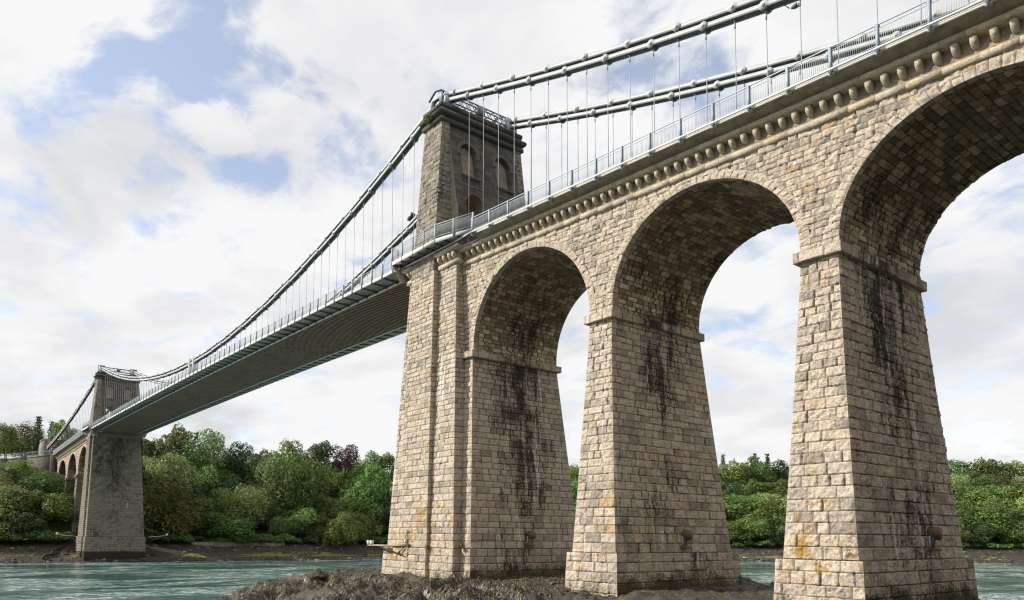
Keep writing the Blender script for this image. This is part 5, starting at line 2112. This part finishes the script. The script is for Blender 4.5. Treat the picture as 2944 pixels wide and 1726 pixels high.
def fill_wood():
    rs = random.Random(5)
    kinds = ['broad'] * 5 + ['green'] * 6 + ['pale'] * 2 + ['dark'] * 3 + ['rust'] * 1
    cnt = 0
    cand = []
    for row, d in enumerate((25, 33, 42, 52, 63, 75, 88, 102)):
        s = 0.0
        n = len(SH)
        step = 8.6 if row < 3 else 9.8
        while s < (n - 2) * 2.0:
            i = int(s / 2)
            t = SH[min(i + 1, n - 1)] - SH[max(i - 1, 0)]
            t = t / np.hypot(*t)
            nv = np.array([-t[1], t[0]])
            p = SH[i] + nv * (d + rs.uniform(-2.5, 2.5)) + t * rs.uniform(-2.5, 2.5)
            s += step
            cand.append((p, d, row))
    for p, d, row in cand:
        x, y = p
        px, py, w = project((x, y, 20))
        if w < 50 or px < -260 or px > 3150:
            continue
        # keep the bridge, its road and the anchorage clear
        if x < -SPAN + 8 and -3.5 < y < W + 4 and x > -268:
            continue
        if -268 < x < -SPAN - 40 and -7 < y < 16 and d > 50:
            continue
        if -305 < x < -222 and -42 < y < 18 and not (d < 58 and y < -9):
            continue
        if px < 250 and d > 70 and w < 325:
            continue
        hid = (1140 < px < 1640) or (1780 < px < 2020) or (2320 < px < 2700)
        if hid and (row > 4 or rs.random() < 0.42):
            continue
        if any(math.hypot(x - a, y - b) < r * 0.62 for a, b, r in placed):
            continue
        k = rs.choice(kinds)
        h = rs.uniform(11.5, 16.5) if row > 0 else rs.uniform(8.5, 13)
        zg = float(ground_z(x, y)[0]) - 0.3
        # stay below the skyline of the photograph
        lim = np.interp(px, [-300, 0, 150, 330, 500, 640, 770, 850, 1000, 1130, 2050, 2300, 2700, 2950, 3200], [1240, 1250, 1285, 1262, 1268, 1285, 1305, 1290, 1292, 1312, 1325, 1328, 1328, 1332, 1335])
        ztop = ray_point(px, lim + rs.uniform(2, 30), w)[2]
        # and below the road and arches at the far end of the bridge
        if px < 250 and w < 325:
            ztop = min(ztop, ray_point(px, float(np.interp(px, [-300, 60, 90, 140, 165, 215], [1315, 1325, 1342, 1350, 1400, 1480])) + rs.uniform(-8, 25), w)[2])
        h = min(h, ztop - zg)
        if h < (2.4 if px < 250 else 3.5):
            continue
        wd = min(h * 0.55, 7.4) * rs.uniform(0.9, 1.15)
        tree(k, x, y, zg, h, LBL[k], wd, group=WOOD)
        cnt += 1
    # bushes along the foot of the wood
    for i in range(2, len(SH) - 2, 3):
        t = SH[i + 1] - SH[i - 1]
        t = t / np.hypot(*t)
        p = SH[i] + np.array([-t[1], t[0]]) * rs.uniform(18.5, 22)
        px, py, w = project((p[0], p[1], 6))
        if w < 50 or px < -120 or px > 3050 or (1150 < px < 1640) or (1790 < px < 2020) or (2330 < px < 2690):
            continue
        if p[0] < -SPAN + 8 and -3 < p[1] < W + 3:
            continue
        h = rs.uniform(2.6, 5.0)
        tree('shrub', p[0], p[1], float(ground_z(p[0], p[1])[0]) - 0.3, h, 'leafy bush at the foot of the wood along the far shore', h * rs.uniform(0.6, 0.95), 'shrub', 'bushes along the far shore', 'bush')
    return cnt


N_WOOD = fill_wood()
print('wood trees', N_WOOD, 'all', n_tree, 'links', n_link, 'rods', n_rod)

# ------------------------------------------------------------------ fixtures on the bridge
def nav_bracket():
    o = empty('navigation_light_bracket', (0.1, -3.15, 6.4), label='pale timber bracket with two white lamps jutting from the near tower pier over the water', cat='light bracket')
    q = lambda x, y, z: (x - 0.1, y + 3.15, z - 6.4)
    m = MB().bar(q(0.15, -3.15, 7.76), q(-7.9, -3.35, 7.72), 0.16, 0.16)
    m.bar(q(0.15, -2.75, 7.74), q(-5.2, -3.25, 7.66), 0.14, 0.14)
    m.build('beam', M_TIMBER, o)
    m = MB().bar(q(0.05, -3.12, 6.5), q(-5.3, -3.28, 7.6), 0.12, 0.14)
    m.build('strut', M_BARK, o)
    m = MB().bar(q(0.05, -3.12, 6.45), q(0.05, -3.12, 7.75), 0.14, 0.14)
    m.build('wall_post', M_TIMBER, o)
    for xa, xb in ((-1.9, -0.7), (-1.2, -0.15)):
        MB().bar(q(xa, -3.15, 6.5 + (0.05 - xa) * 0.205), q(xb, -3.15, 7.7), 0.08, 0.08).build('brace', M_TIMBER, o)
    MB().box(*(v for a in ((-1.3 - .1, 0.1 - .1), (-3.3 + 3.15, -2.6 + 3.15), (7.84 - 6.4, 8.0 - 6.4)) for v in a)).build('platform', M_TIMBER, o)
    for x in (-7.75, -7.05):
        m = MB().tube(q(x, -3.34, 7.80), q(x, -3.34, 8.22), 0.20, 0.23, n=10)
        m.tube(q(x, -3.34, 8.22), q(x, -3.34, 8.28), 0.27, 0.22, n=10)
        m.build('lamp', M_WHITE, o)
    m = MB().tube(q(-0.6, -2.95, 8.0), q(-0.6, -2.95, 9.6), 0.07, n=7)
    m.box(*(v for a in ((-.75 - .1, -.45 - .1), (.1, .4), (8.0 - 6.4, 8.5 - 6.4)) for v in a))
    m.build('supply_box', M_STEEL, o)


nav_bracket()


def lamp_box(x, y, z, lab):
    """a brown hooded light fixed to the arch face of a pier"""
    o = empty('floodlight_box', (x, y, z), label=lab, cat='floodlight')
    m = MB()
    m.extrude([(-0.42, 0.35), (0.0, 0.78), (0.50, 0.62), (0.46, 0.05), (-0.05, -0.12)], lambda yy, zz: (-0.15, yy, zz), lambda yy, zz: (0.62, yy * 0.9, zz - 0.05))
    m.build('hood', M_RUSTBOX, o)
    MB().box(-0.15, 0.55, -0.62, 0.36, -0.88, -0.70).build('ledge', M_RUSTBOX, o)
    m = MB().bar((0.1, -0.3, -0.7), (0.25, -0.1, 0.1), 0.16, 0.14)
    m.tube((0.15, 0.12, -0.7), (0.2, 0.15, 0.0), 0.06, n=6)
    m.build('bracket_arm', M_DARKSTEEL, o)
    MB().bar((0.12, -0.42, -0.6), (0.12, -0.36, 0.15), 0.12, 0.10).build('cable_box', M_RAIL, o)


lamp_box(27.12, 8.0, 8.85, 'rusty brown hooded light on the inner face of the middle pier, above its plinth')
lamp_box(45.72, 9.35, 9.05, 'rusty brown hooded light on the inner face of the nearest pier at the right')
lamp_box(8.68, 6.9, 8.75, 'small hooded light on the black streaked face of the tower pier')


def chain_lamp():
    o = empty('chain_lamp', (41.57, YN, 46.7), label='grey lamp hanging on a cable under the near chain', cat='lamp')
    m = MB()
    ring = lambda x, r: [(x * .62, r * .62 * math.cos(t), r * .62 * math.sin(t) * .8) for t in np.linspace(0, 2 * math.pi, 13)[:-1]]
    m.loft([ring(-0.45, 0.10), ring(-0.3, 0.22), ring(0.0, 0.33), ring(0.25, 0.34), ring(0.36, 0.26)])
    m.build('lamp_head', M_DARKSTEEL, o, smooth=True)
    m = MB()
    m.loft([ring(0.36, 0.25), ring(0.46, 0.20), ring(0.5, 0.06)])
    m.build('lens', M_WHITE, o, smooth=True)
    m = MB().tube((-0.4, 0, 0.1), (-0.75, 0, 0.55), 0.04, n=5)
    P = [(0.3, 0, 0.2), (1.4, 0, 0.25), (2.6, 0, 0.6), (3.8, 0, 1.3)]
    for a, b in zip(P[:-1], P[1:]):
        m.tube(a, b, 0.022, n=5)
    m.build('cable', M_DARKSTEEL, o)


chain_lamp()


def chain_floodlight():
    x = -20.4
    zc = z_main(x) + 0.9
    o = empty('chain_floodlight', (x, YF, zc), label='small black floodlight on a bent arm above the far chain beside the near tower', cat='floodlight')
    m = MB()
    P = [(1.7, 0, -1.0), (0.6, 0, -0.55), (-0.3, 0, -0.1), (-0.45, 0, 0.6)]
    for a, b in zip(P[:-1], P[1:]):
        m.tube(a, b, 0.05, n=6)
    m.build('arm', M_DARKSTEEL, o)
    m = MB()
    m.extrude([(-0.65, 0.55), (-0.45, 1.05), (0.2, 0.95), (0.35, 1.5), (0.75, 1.1), (0.4, 0.6)], lambda a, b: (a, -0.3, b), lambda a, b: (a, 0.3, b))
    m.build('lamp_head', M_GLASS, o)


chain_floodlight()


def far_nav(x, y0, y1, z0, z1, lab):
    o = empty('navigation_light', (x, y0, z0), label=lab, cat='light bracket')
    MB().tube((0, 0, 0), (0, y1 - y0, z1 - z0), 0.07, n=6).build('arm', M_PIPE, o)
    MB().tube((0, 0, -1.6), (0, (y1 - y0) * 0.8, (z1 - z0) * 0.8), 0.05, n=6).build('stay', M_DEADWOOD, o)
    m = MB().box(-0.25, 0.25, y1 - y0 - 0.28, y1 - y0 + 0.28, z1 - z0, z1 - z0 + 0.55)
    m.box(-0.32, 0.32, y1 - y0 - 0.34, y1 - y0 + 0.34, z1 - z0 + 0.55, z1 - z0 + 0.65)
    m.build('lamp', M_WHITE, o)


far_nav(-171.6, 15.9, 21.6, 7.6, 8.1, 'thin bracket with a white lamp on the right side of the far pier')
far_nav(-176.0, -2.9, -9.4, 7.6, 8.2, 'thin bracket with a white lamp on the left side of the far pier')

# plants rooted in the masonry
def tuft(name, x, y, z, sx, sy, sz, n, mat, label, seed, droop=0.0):
    rs = np.random.default_rng(seed)
    d = rs.normal(size=(n, 3))
    d /= np.linalg.norm(d, axis=1)[:, None]
    p = d * (rs.random(n) ** 0.4)[:, None] * np.array([sx, sy, sz])
    p[:, 2] -= droop * (p[:, 0] ** 2 + p[:, 1] ** 2)
    V, F = quads(p, d + rs.normal(0, .5, (n, 3)), rs.uniform(0.07, 0.16, n), rs, 1.6)
    o = mesh_obj(name, V, F, mat, None, False, None, (x, y, z))
    return tag(o, label, 'plant')


tuft('fern', -0.25, -0.62, 57.45, 0.75, 0.30, 0.62, 260, L_ASH, 'green fern growing on the cornice of the near tower', 3)
tuft('fern', 3.35, -2.85, 7.75, 0.30, 0.25, 0.32, 120, L_PALE, 'green weed tuft on the ledge of the tower pier beside the timber bracket', 4)
tuft('fern', 7.9, -2.0, 7.9, 0.35, 0.35, 0.5, 140, L_RUST, 'yellowish weed tuft in the corner of the tower pier ledge', 5)

# boulders on the rock
def boulder(x, y, r, label, seed, sq=0.75):
    rs = np.random.default_rng(seed)
    n, k = 28, 40
    t = np.linspace(0.0, math.pi, n)
    f = np.linspace(0, 2 * math.pi, k + 1)[:-1]
    T_, F_ = np.meshgrid(t, f, indexing='ij')
    d = np.stack([np.sin(T_) * np.cos(F_), np.sin(T_) * np.sin(F_), np.cos(T_)], -1)
    rad = r * (1 + 0.28 * vnoise(d, 1.6, seed) + 0.13 * vnoise(d, 4, seed + 1) + 0.07 * vnoise(d, 10, seed + 2))
    V = d * rad[..., None] * np.array([1.15, 0.95, sq])
    idx = np.arange(n * k).reshape(n, k)
    F = np.stack([idx[:-1], np.roll(idx[:-1], -1, 1), np.roll(idx[1:], -1, 1), idx[1:]], -1).reshape(-1, 4)
    z = float(rock_h(np.array([x]), np.array([y]))[0])
    o = mesh_obj('boulder', V.reshape(-1, 3), F, M_ROCK, None, False, None, (x, y, z + r * sq * 0.35))
    return tag(o, label, 'boulder')


boulder(-9.5, -9.0, 1.05, 'round weed covered boulder, the biggest lump on the rock in the foreground', 11)
boulder(-24.5, 1.6, 1.0, 'dark boulder standing up on the far edge of the rock, left of the tower pier', 12, 0.8)
boulder(6.5, -14.2, 0.8, 'weedy boulder nearest the viewer below the tower pier', 13)
boulder(12.2, -13.4, 0.7, 'low weedy boulder between the tower pier and the middle pier', 14)

# ------------------------------------------------------------------ far end of the bridge: road, anchorage, walls, car, lamp
def far_end():
    # approach road on the bank
    road = [(-240, -0.4), (-240, W + 0.4), (-300, W + 2), (-300, -40), (-262, -21), (-257, -14.5), (-251, -8.8)]
    m = MB()
    zr = lambda x, y: 38.55 - 0.10 * max(0, min(16, -y)) - 0.0 * x
    top = [(x, y, zr(x, y)) for x, y in road]
    bot = [(x, y, 33.0) for x, y in road]
    n = len(road)
    m.add(top + bot, [tuple(range(n))[::-1], tuple(range(n, 2 * n))] + [(k, (k + 1) % n, n + (k + 1) % n, n + k) for k in range(n)])
    tag(m.build('road', M_ROAD), kind='structure')
    # retaining wall
    P = [(-240.6, -0.9), (-250.6, -9.0), (-256.6, -14.8), (-261.6, -21.3), (-300, -41)]
    o = empty('retaining_wall', (-250, -9, 30), label='mossy grey retaining wall under the far road, left of the far arches', cat='wall')
    m, c = MB(), MB()
    for a, b in zip(P[:-1], P[1:]):
        za, zb = zr(*a) + 0.15, zr(*b) + 0.15
        ax, ay, bx, by = a[0] + 250, a[1] + 9, b[0] + 250, b[1] + 9
        m.add([(ax, ay, -4), (bx, by, -4), (bx, by, zb - 30.5), (ax, ay, za - 30.5), (ax - .6, ay + .5, -4), (bx - .6, by + .5, -4), (bx - .6, by + .5, zb - 30.5), (ax - .6, ay + .5, za - 30.5)],
              [(0, 1, 2, 3), (7, 6, 5, 4), (3, 2, 6, 7), (0, 4, 5, 1), (1, 5, 6, 2), (0, 3, 7, 4)])
        c.bar((ax - .25, ay + .2, za - 30.25), (bx - .25, by + .2, zb - 30.25), 0.8, 0.5)
    m.build('wall', plain('mossy_rubble', (0.13, 0.115, 0.09), 0.95, 0, 0.5, 1.2, col2=(0.055, 0.055, 0.03), bumps=0.6), o)
    c.build('coping', plain('wall_coping', (0.24, 0.215, 0.17), 0.9, 0, 0.4, 1.0), o)
    # railing along the road
    o = empty('road_railing', (-250, -9, 37), label='pale blue grey railing along the far road on top of the retaining wall', cat='railing')
    m, b_ = MB(), MB()
    for a, b in zip(P[:-1], P[1:]):
        za, zb = zr(*a) + 0.3, zr(*b) + 0.3
        for h in (0.15, 1.5):
            m.tube((a[0] + 249.8, a[1] + 9.1, za + h - 37), (b[0] + 249.8, b[1] + 9.1, zb + h - 37), 0.04, n=5)
        L_ = math.hypot(b[0] - a[0], b[1] - a[1])
        q = int(L_ / 0.22)
        for k in range(q):
            t = k / q
            x, y, z = a[0] + (b[0] - a[0]) * t + 249.8, a[1] + (b[1] - a[1]) * t + 9.1, za + (zb - za) * t - 37
            w = 0.012
            b_.box(x - w, x + w, y - w, y + w, z + 0.15, z + 1.5)
    m.build('rail', M_RAIL, o)
    tag(b_.build('baluster', M_RAIL, o), kind='stuff')
    for a, b in zip(P[:-1], P[1:]):
        L_ = math.hypot(b[0] - a[0], b[1] - a[1])
        q = max(2, int(L_ / 2.2))
        for k in range(q):
            t = k / q
            x, y, z = a[0] + (b[0] - a[0]) * t + 249.8, a[1] + (b[1] - a[1]) * t + 9.1, zr(*a) + 0.3 + (zr(*b) - zr(*a)) * t - 37
            MB().box(x - 0.06, x + 0.06, y - 0.06, y + 0.06, z - 0.2, z + 1.58).build('post', M_RAIL, o)
    # gate pier where the parapet ends
    o = empty('parapet_pier', (-242, -1.2, 30), label='dark stone parapet pier with a cap where the far arches meet the road', cat='pillar')
    MB().box(-1.3, 1.3, -1.0, 1.2, -6, 9.2).build('shaft', plain('dark_rubble', (0.12, 0.11, 0.095), 0.95, 0, 0.5, 1.2, bumps=0.6), o)
    m = MB().box(-1.55, 1.55, -1.25, 1.45, 9.2, 9.6)
    m.box(-0.9, 0.9, -0.7, 0.9, 9.6, 11.1)
    m.box(-1.1, 1.1, -0.9, 1.1, 11.1, 11.4)
    m.build('cap', plain('dark_cap', (0.17, 0.155, 0.13), 0.95, 0, 0.4, 1.0), o)
    # anchorage house
    o = empty('anchorage_house', (-275, 6, 38), label='pinkish grey stone anchorage house that takes the far ends of the chains', cat='building')
    wall_m = plain('pinkish_masonry', (0.25, 0.205, 0.19), 0.9, 0, 0.35, 0.9, bumps=0.4)
    m = MB()
    poly = [(0, 9.4), (-8, 9.4), (-26, 2.4), (-26, -4), (0, -4)]
    m.extrude(poly, lambda x, z: (x, -6.1, z), lambda x, z: (x, 7.5, z))
    m.build('wall', wall_m, o)
    MB().box(-8.2, 0.35, -6.4, 7.8, 9.4, 9.85).build('parapet', plain('coping_stone', (0.28, 0.245, 0.22), 0.9, 0, 0.3, 1.0), o)
    MB().box(-0.2, 0.4, -6.25, -5.0, -4, 9.4).build('buttress', wall_m, o)
    MB().box(-0.3, 0.06, -3.0, -1.6, 1.2, 5.6).build('recess_shade_panel', M_GLASS, o)  # dark panel paints the shade of an opening that is not cut
    MB().box(-3.2, -2.2, -6.16, -6.0, 4.2, 7.0).build('window', M_GLASS, o)
    # steel goods frame behind the parapet
    o = empty('steel_frame', (-243, W + 0.8, 38), label='tall open steel frame with a red barrier beside the far road', cat='frame')
    p0, p1 = np.array([-252.0, 9.0]), np.array([-226.0, 9.0])
    m = MB()
    zt = 48.4 - 38
    x0, x1 = -9.0, 11.5
    m.bar((x0, -4.2, zt + 0.9), (x1, -4.2, zt - 2.2), 0.16, 0.18)
    m.build('top_beam', M_RAIL, o)
    for k in range(8):
        t = k / 7
        x = x0 + (x1 - x0) * t
        MB().bar((x, -4.2, 0), (x, -4.2, zt + 0.9 - 3.1 * t), 0.12, 0.12, (1, 0, 0)).build('post', M_RAIL, o)
    MB().box(x0 - 0.2, x0 + 2.6, -4.5, -4.3, 5.4, 6.5).build('barrier', M_RED, o)
    # car
    o = empty('parked_car', (-261.5, -8.6, zr(0, -9.8) + 0.02), math.radians(66), label='silver car seen through the railing on the far road', cat='car')
    m = MB()
    sec = lambda x, w, z0, z1: [(x, -w, z0), (x, w, z0), (x, w * 1.02, (z0 + z1) / 2), (x, w * .86, z1), (x, -w * .86, z1), (x, -w * 1.02, (z0 + z1) / 2)]
    m.loft([sec(-2.1, 0.72, 0.38, 0.68), sec(-1.9, 0.84, 0.28, 0.86), sec(-0.9, 0.88, 0.24, 0.96), sec(0.8, 0.88, 0.24, 0.98), sec(1.8, 0.85, 0.28, 0.92), sec(2.1, 0.74, 0.4, 0.7)])
    body = m.build('body', M_CARBODY, o, smooth=False)
    m = MB()
    m.loft([sec(-0.95, 0.78, 0.93, 0.97), sec(-0.25, 0.74, 0.93, 1.42), sec(1.0, 0.74, 0.95, 1.42), sec(1.75, 0.74, 0.92, 0.97)])
    m.build('cabin_glass', M_GLASS, o)
    MB().box(-0.25, 1.0, -0.60, 0.60, 1.415, 1.46).build('roof', M_CARBODY, o)
    for x in (-1.3, 1.3):
        for y in (-0.84, 0.84):
            w = MB().tube((x, y - 0.1, 0.31), (x, y + 0.1, 0.31), 0.31, n=14).build('wheel', M_TYRE, o)
            MB().tube((x, y - 0.11, 0.31), (x, y + 0.11, 0.31), 0.18, n=10).build('rim', M_CARBODY, w)
    # lamp post
    p = ray_point(20, 1252, 318)
    b = float(ground_z(p[0], p[1])[0])
    o = empty('street_lamp', (p[0], p[1], b), label='slim grey lamp post standing by the far road among the trees', cat='street lamp')
    MB().tube((0, 0, 0), (0, 0, p[2] - b), 0.14, 0.09, n=8).build('post', M_PIPE, o)
    MB().box(-0.3, 0.3, -0.3, 0.5, p[2] - b - 0.05, p[2] - b + 0.22).build('lamp_head', M_WHITE, o)
    # house among the trees
    p = ray_point(93, 1282, 338)
    o = empty('house', (p[0], p[1], p[2] - 5), math.radians(20), label='pale gabled house half hidden in the trees above the far road', cat='house')
    MB().box(-4, 4, -3.2, 3.2, -3, 4.6).build('wall', plain('house_render', (0.40, 0.36, 0.31), 0.9, 0, 0.15, 1.0), o)
    m = MB()
    m.extrude([(-3.7, 4.5), (0, 7.2), (3.7, 4.5), (3.7, 4.3), (0, 6.9), (-3.7, 4.3)], lambda y, z: (-4.4, y, z), lambda y, z: (4.4, y, z))
    m.build('roof', M_ROOF, o)


far_end()


# ------------------------------------------------------------------ things on the far shore
def on_shore(px, d):
    """point at distance d inland seen at column px of the photograph"""
    best = None
    for i in range(1, len(SH) - 1):
        t = SH[i + 1] - SH[i - 1]
        t = t / np.hypot(*t)
        p = SH[i] + np.array([-t[1], t[0]]) * d
        q = project((p[0], p[1], 3))
        if q[2] > 50 and (best is None or abs(q[0] - px) < best[0]):
            best = (abs(q[0] - px), p, math.atan2(t[1], t[0]))
    return best[1], best[2]


def shore_things():
    # low revetment wall
    P = [on_shore(px, 18.2)[0] for px in np.linspace(548, 815, 12)]
    o = empty('shore_wall', (*P[6], 5), label='low pale grey stone wall along the far shore below the wood', cat='wall')
    m = MB()
    for i, (a, b) in enumerate(zip(P[:-1], P[1:])):
        h = 1.0 if i < 8 else 0.75
        a2, b2 = a - P[6], b - P[6]
        m.add([(a2[0] + .9, a2[1], -0.9), (b2[0] + .9, b2[1], -0.9), (b2[0], b2[1], h), (a2[0], a2[1], h), (a2[0] - .8, a2[1], h), (b2[0] - .8, b2[1], h), (b2[0] - .8, b2[1], -.9), (a2[0] - .8, a2[1], -.9)],
              [(0, 1, 2, 3), (3, 2, 5, 4), (4, 5, 6, 7), (0, 3, 4, 7), (1, 6, 5, 2)])
    m.build('masonry', plain('pale_revetment', (0.22, 0.20, 0.175), 0.95, 0, 0.5, 2.2, col2=(0.10, 0.09, 0.075), bumps=0.8), o)
    # driftwood log
    pts = [on_shore(px, d)[0] for px, d in ((119, 3.5), (133, 5.5), (148, 7.5), (158, 10.5), (170, 14.5), (184, 17))]
    m = MB()
    b0 = pts[0]
    hh = [float(ground_z(*p)[0]) + 0.45 for p in pts]
    for k in range(len(pts) - 1):
        m.tube((*(pts[k] - b0), hh[k] - hh[0]), (*(pts[k + 1] - b0), hh[k + 1] - hh[0]), 0.42 - 0.04 * k, 0.38 - 0.04 * k, n=8)
    o = m.build('driftwood', M_DRIFT, None, loc=(b0[0], b0[1], hh[0]))
    tag(o, 'long dark curved log lying on the shingle left of the far pier', 'driftwood')
    # bare twisted branch at the foot of the wood
    p, a = on_shore(932, 16)
    z = float(ground_z(*p)[0])
    m = MB()
    rs = np.random.default_rng(4)
    for k, (dy, h) in enumerate(((-3.2, 2.0), (2.5, 3.2), (5.0, 2.0), (1.0, 3.6))):
        m.tube((0, 0, 0), (0.3, dy * 0.5, h * 0.7), 0.16, 0.10, n=6)
        m.tube((0.3, dy * 0.5, h * 0.7), (0.2, dy, h), 0.10, 0.03, n=6)
    o = m.build('dead_branch', M_DEADWOOD, None, loc=(p[0], p[1], z))
    tag(o, 'bare twisted branch lying at the foot of the wood on the far shore', 'branch')
    # tall bare trunk
    top, bot = ray_point(607, 1262, 288), ray_point(618, 1400, 288)
    zg = float(ground_z(bot[0], bot[1])[0]) - 0.5
    o = empty('dead_tree', (bot[0], bot[1], zg), label='tall bare dead trunk with a few twigs rising in front of the wood', cat='tree')
    d = top - np.array([bot[0], bot[1], zg])
    m = MB()
    Q = [d * t + np.array([0.25 * math.sin(5 * t), 0.2 * math.sin(7 * t + 1), 0]) * (t * (1 - t) * 4) for t in np.linspace(0, 1, 7)]
    for k in range(6):
        m.tube(Q[k], Q[k + 1], 0.50 - 0.055 * k, 0.445 - 0.055 * k, n=8)
    m.build('trunk', M_DEADWOOD, o)
    m = MB()
    for t, dy, dz in ((0.80, 3.6, 2.2), (0.88, 2.6, 1.5), (0.93, -1.6, 1.6), (0.72, 4.2, 0.6), (0.97, 1.8, 1.6)):
        p = d * t
        e = p + np.array([0.3, dy * 0.6, dz * 0.5])
        m.tube(p, e, 0.13, 0.09, n=5)
        m.tube(e, e + np.array([0.1, dy * 0.5, dz * 0.7]), 0.09, 0.03, n=5)
    m.build('branch', M_DEADWOOD, o)
    # white rubbish on the right shore
    for px, d, s, lab in ((2139, 3.4, 0.9, 'small white object lying on the dark far shore between the two nearer piers'), (2130, 5.5, 0.35, 'white speck of litter on the far shore just left of a larger white object')):
        p, a = on_shore(px, d)
        m = MB()
        m.loft([[(x, y * w, z) for y, z in ((-0.5, 0.3), (-0.25, 0), (0.25, 0), (0.5, 0.3))] for x, w in ((-1, 0.2), (-0.5, 0.8), (0.5, 0.9), (1, 0.5))])
        m.v = [(x * s, y * s, z * s) for x, y, z in m.v]
        o = m.build('litter', M_WHITE, None, loc=(p[0], p[1], float(ground_z(*p)[0]) + 0.25))
        o.rotation_euler = (0, 0, a)
        tag(o, lab, 'litter')


shore_things()


def shingle():
    rs = np.random.default_rng(17)
    n = 15000
    i = rs.integers(2, len(SH) - 2, n)
    t = SH[i + 1] - SH[i - 1]
    t /= np.hypot(t[:, 0], t[:, 1])[:, None]
    nv = np.stack([-t[:, 1], t[:, 0]], -1)
    d = np.where(rs.random(n) < 0.55, rs.uniform(-0.5, 18, n), np.where(rs.random(n) < 0.5, rs.normal(1.0, 0.8, n), rs.normal(15.5, 1.8, n)))
    p = SH[i] + nv * d[:, None] + t * rs.uniform(-1, 1, n)[:, None]
    q = np.concatenate([p, np.zeros((n, 1))], 1)
    w = (q - CAM) @ FWD
    px = PPX + FPX * ((q - CAM) @ RGT) / w
    ok = (w > 60) & (px > -150) & (px < 3100) & ~((px > 1180) & (px < 1620)) & ~((px > 1800) & (px < 2000)) & ~((px > 2350) & (px < 2690))
    p, d, q = p[ok], d[ok], q[ok]
    n = len(p)
    z = np.interp(d, [-6, 0, 13, 19, 24], [-1.2, 0, 3.2, 5.0, 6.2]) + 0.35 * fbm(q, 0.12, 3, 4) * sstep(-3, 4, d)
    r = rs.uniform(0.12, 0.30, n) * np.where(rs.random(n) < 0.10, 2.6, 1.0)
    B = np.array([(-1, -1, -.6), (1, -1, -.6), (1, 1, -.6), (-1, 1, -.6), (-.7, -.6, .5), (.6, -.7, .6), (.7, .7, .45), (-.6, .7, .55)])
    V = (B[None] * (1 + rs.normal(0, .22, (n, 8, 3)))) * r[:, None, None] * np.array([1.1, 1.1, 0.8])
    a = rs.uniform(0, 6.28, n)
    c, s_ = np.cos(a)[:, None], np.sin(a)[:, None]
    V = np.stack([V[..., 0] * c - V[..., 1] * s_, V[..., 0] * s_ + V[..., 1] * c, V[..., 2]], -1)
    V += np.stack([p[:, 0], p[:, 1], z], -1)[:, None, :]
    F0 = np.array([(0, 3, 2, 1), (4, 5, 6, 7), (0, 1, 5, 4), (1, 2, 6, 5), (2, 3, 7, 6), (3, 0, 4, 7)])
    F = (np.arange(n)[:, None, None] * 8 + F0[None]).reshape(-1, 4)
    m, nt, N, L, B_ = new_mat('shore_stones')
    ri = node(N, 'ShaderNodeNewGeometry').outputs['Random Per Island']
    L.new(ramp(N, L, ri, [(0, (0.015, 0.012, 0.009)), (0.45, (0.05, 0.042, 0.034)), (0.8, (0.12, 0.104, 0.088)), (0.94, (0.22, 0.20, 0.175)), (1, (0.10, 0.12, 0.025))]), B_.inputs['Base Color'])
    B_.inputs['Roughness'].default_value = 0.85
    tag(mesh_obj('shingle', V.reshape(-1, 3), F, m), 'dark stones and shingle scattered over the far shore', 'stones', kind='stuff')


shingle()


def light_blocking_bank():
    """unseen shore the bridge lands on, added behind the viewer to cut sky light: a wooded slope"""
    xs = np.arange(66, 330, 4.0)
    ys = np.arange(-330, 330, 6.0)
    X, Y = np.meshgrid(xs, ys)
    e = X - 0.10 * np.abs(Y + 20)
    Q = np.stack([X, Y, 0 * X], -1)
    Z = np.interp(e, [58, 64, 74, 84, 108, 134, 200, 330], [-2, 5.6, 7.0, 8.5, 21, 33, 38, 40])
    far_off = sstep(18, 40, np.abs(Y - WC)) * sstep(86, 100, X)
    Z = Z + far_off * (9 + 5 * vnoise(Q, 0.10, 61) + 3 * vnoise(Q, 0.25, 62))
    # level stand where the viewer is
    k = np.exp(-(((X - 68) ** 2 + (Y + 50) ** 2) / 14.0 ** 2))
    Z = Z * (1 - k) + 7.2 * k
    V = np.stack([X, Y, Z], -1)
    R, C_ = X.shape
    idx = np.arange(R * C_).reshape(R, C_)
    F = np.stack([idx[:-1, :-1], idx[:-1, 1:], idx[1:, 1:], idx[1:, :-1]], -1).reshape(-1, 4)
    g = plain('light_blocking_slope', (0.045, 0.065, 0.022), 0.95, 0, 0.6, 0.4, spec=0.1, bumps=0.8)
    tag(mesh_obj('light_blocking_hillside', V.reshape(-1, 3), F, g), kind='structure')


light_blocking_bank()  # unseen slope, added to hold sky light off the pier sides
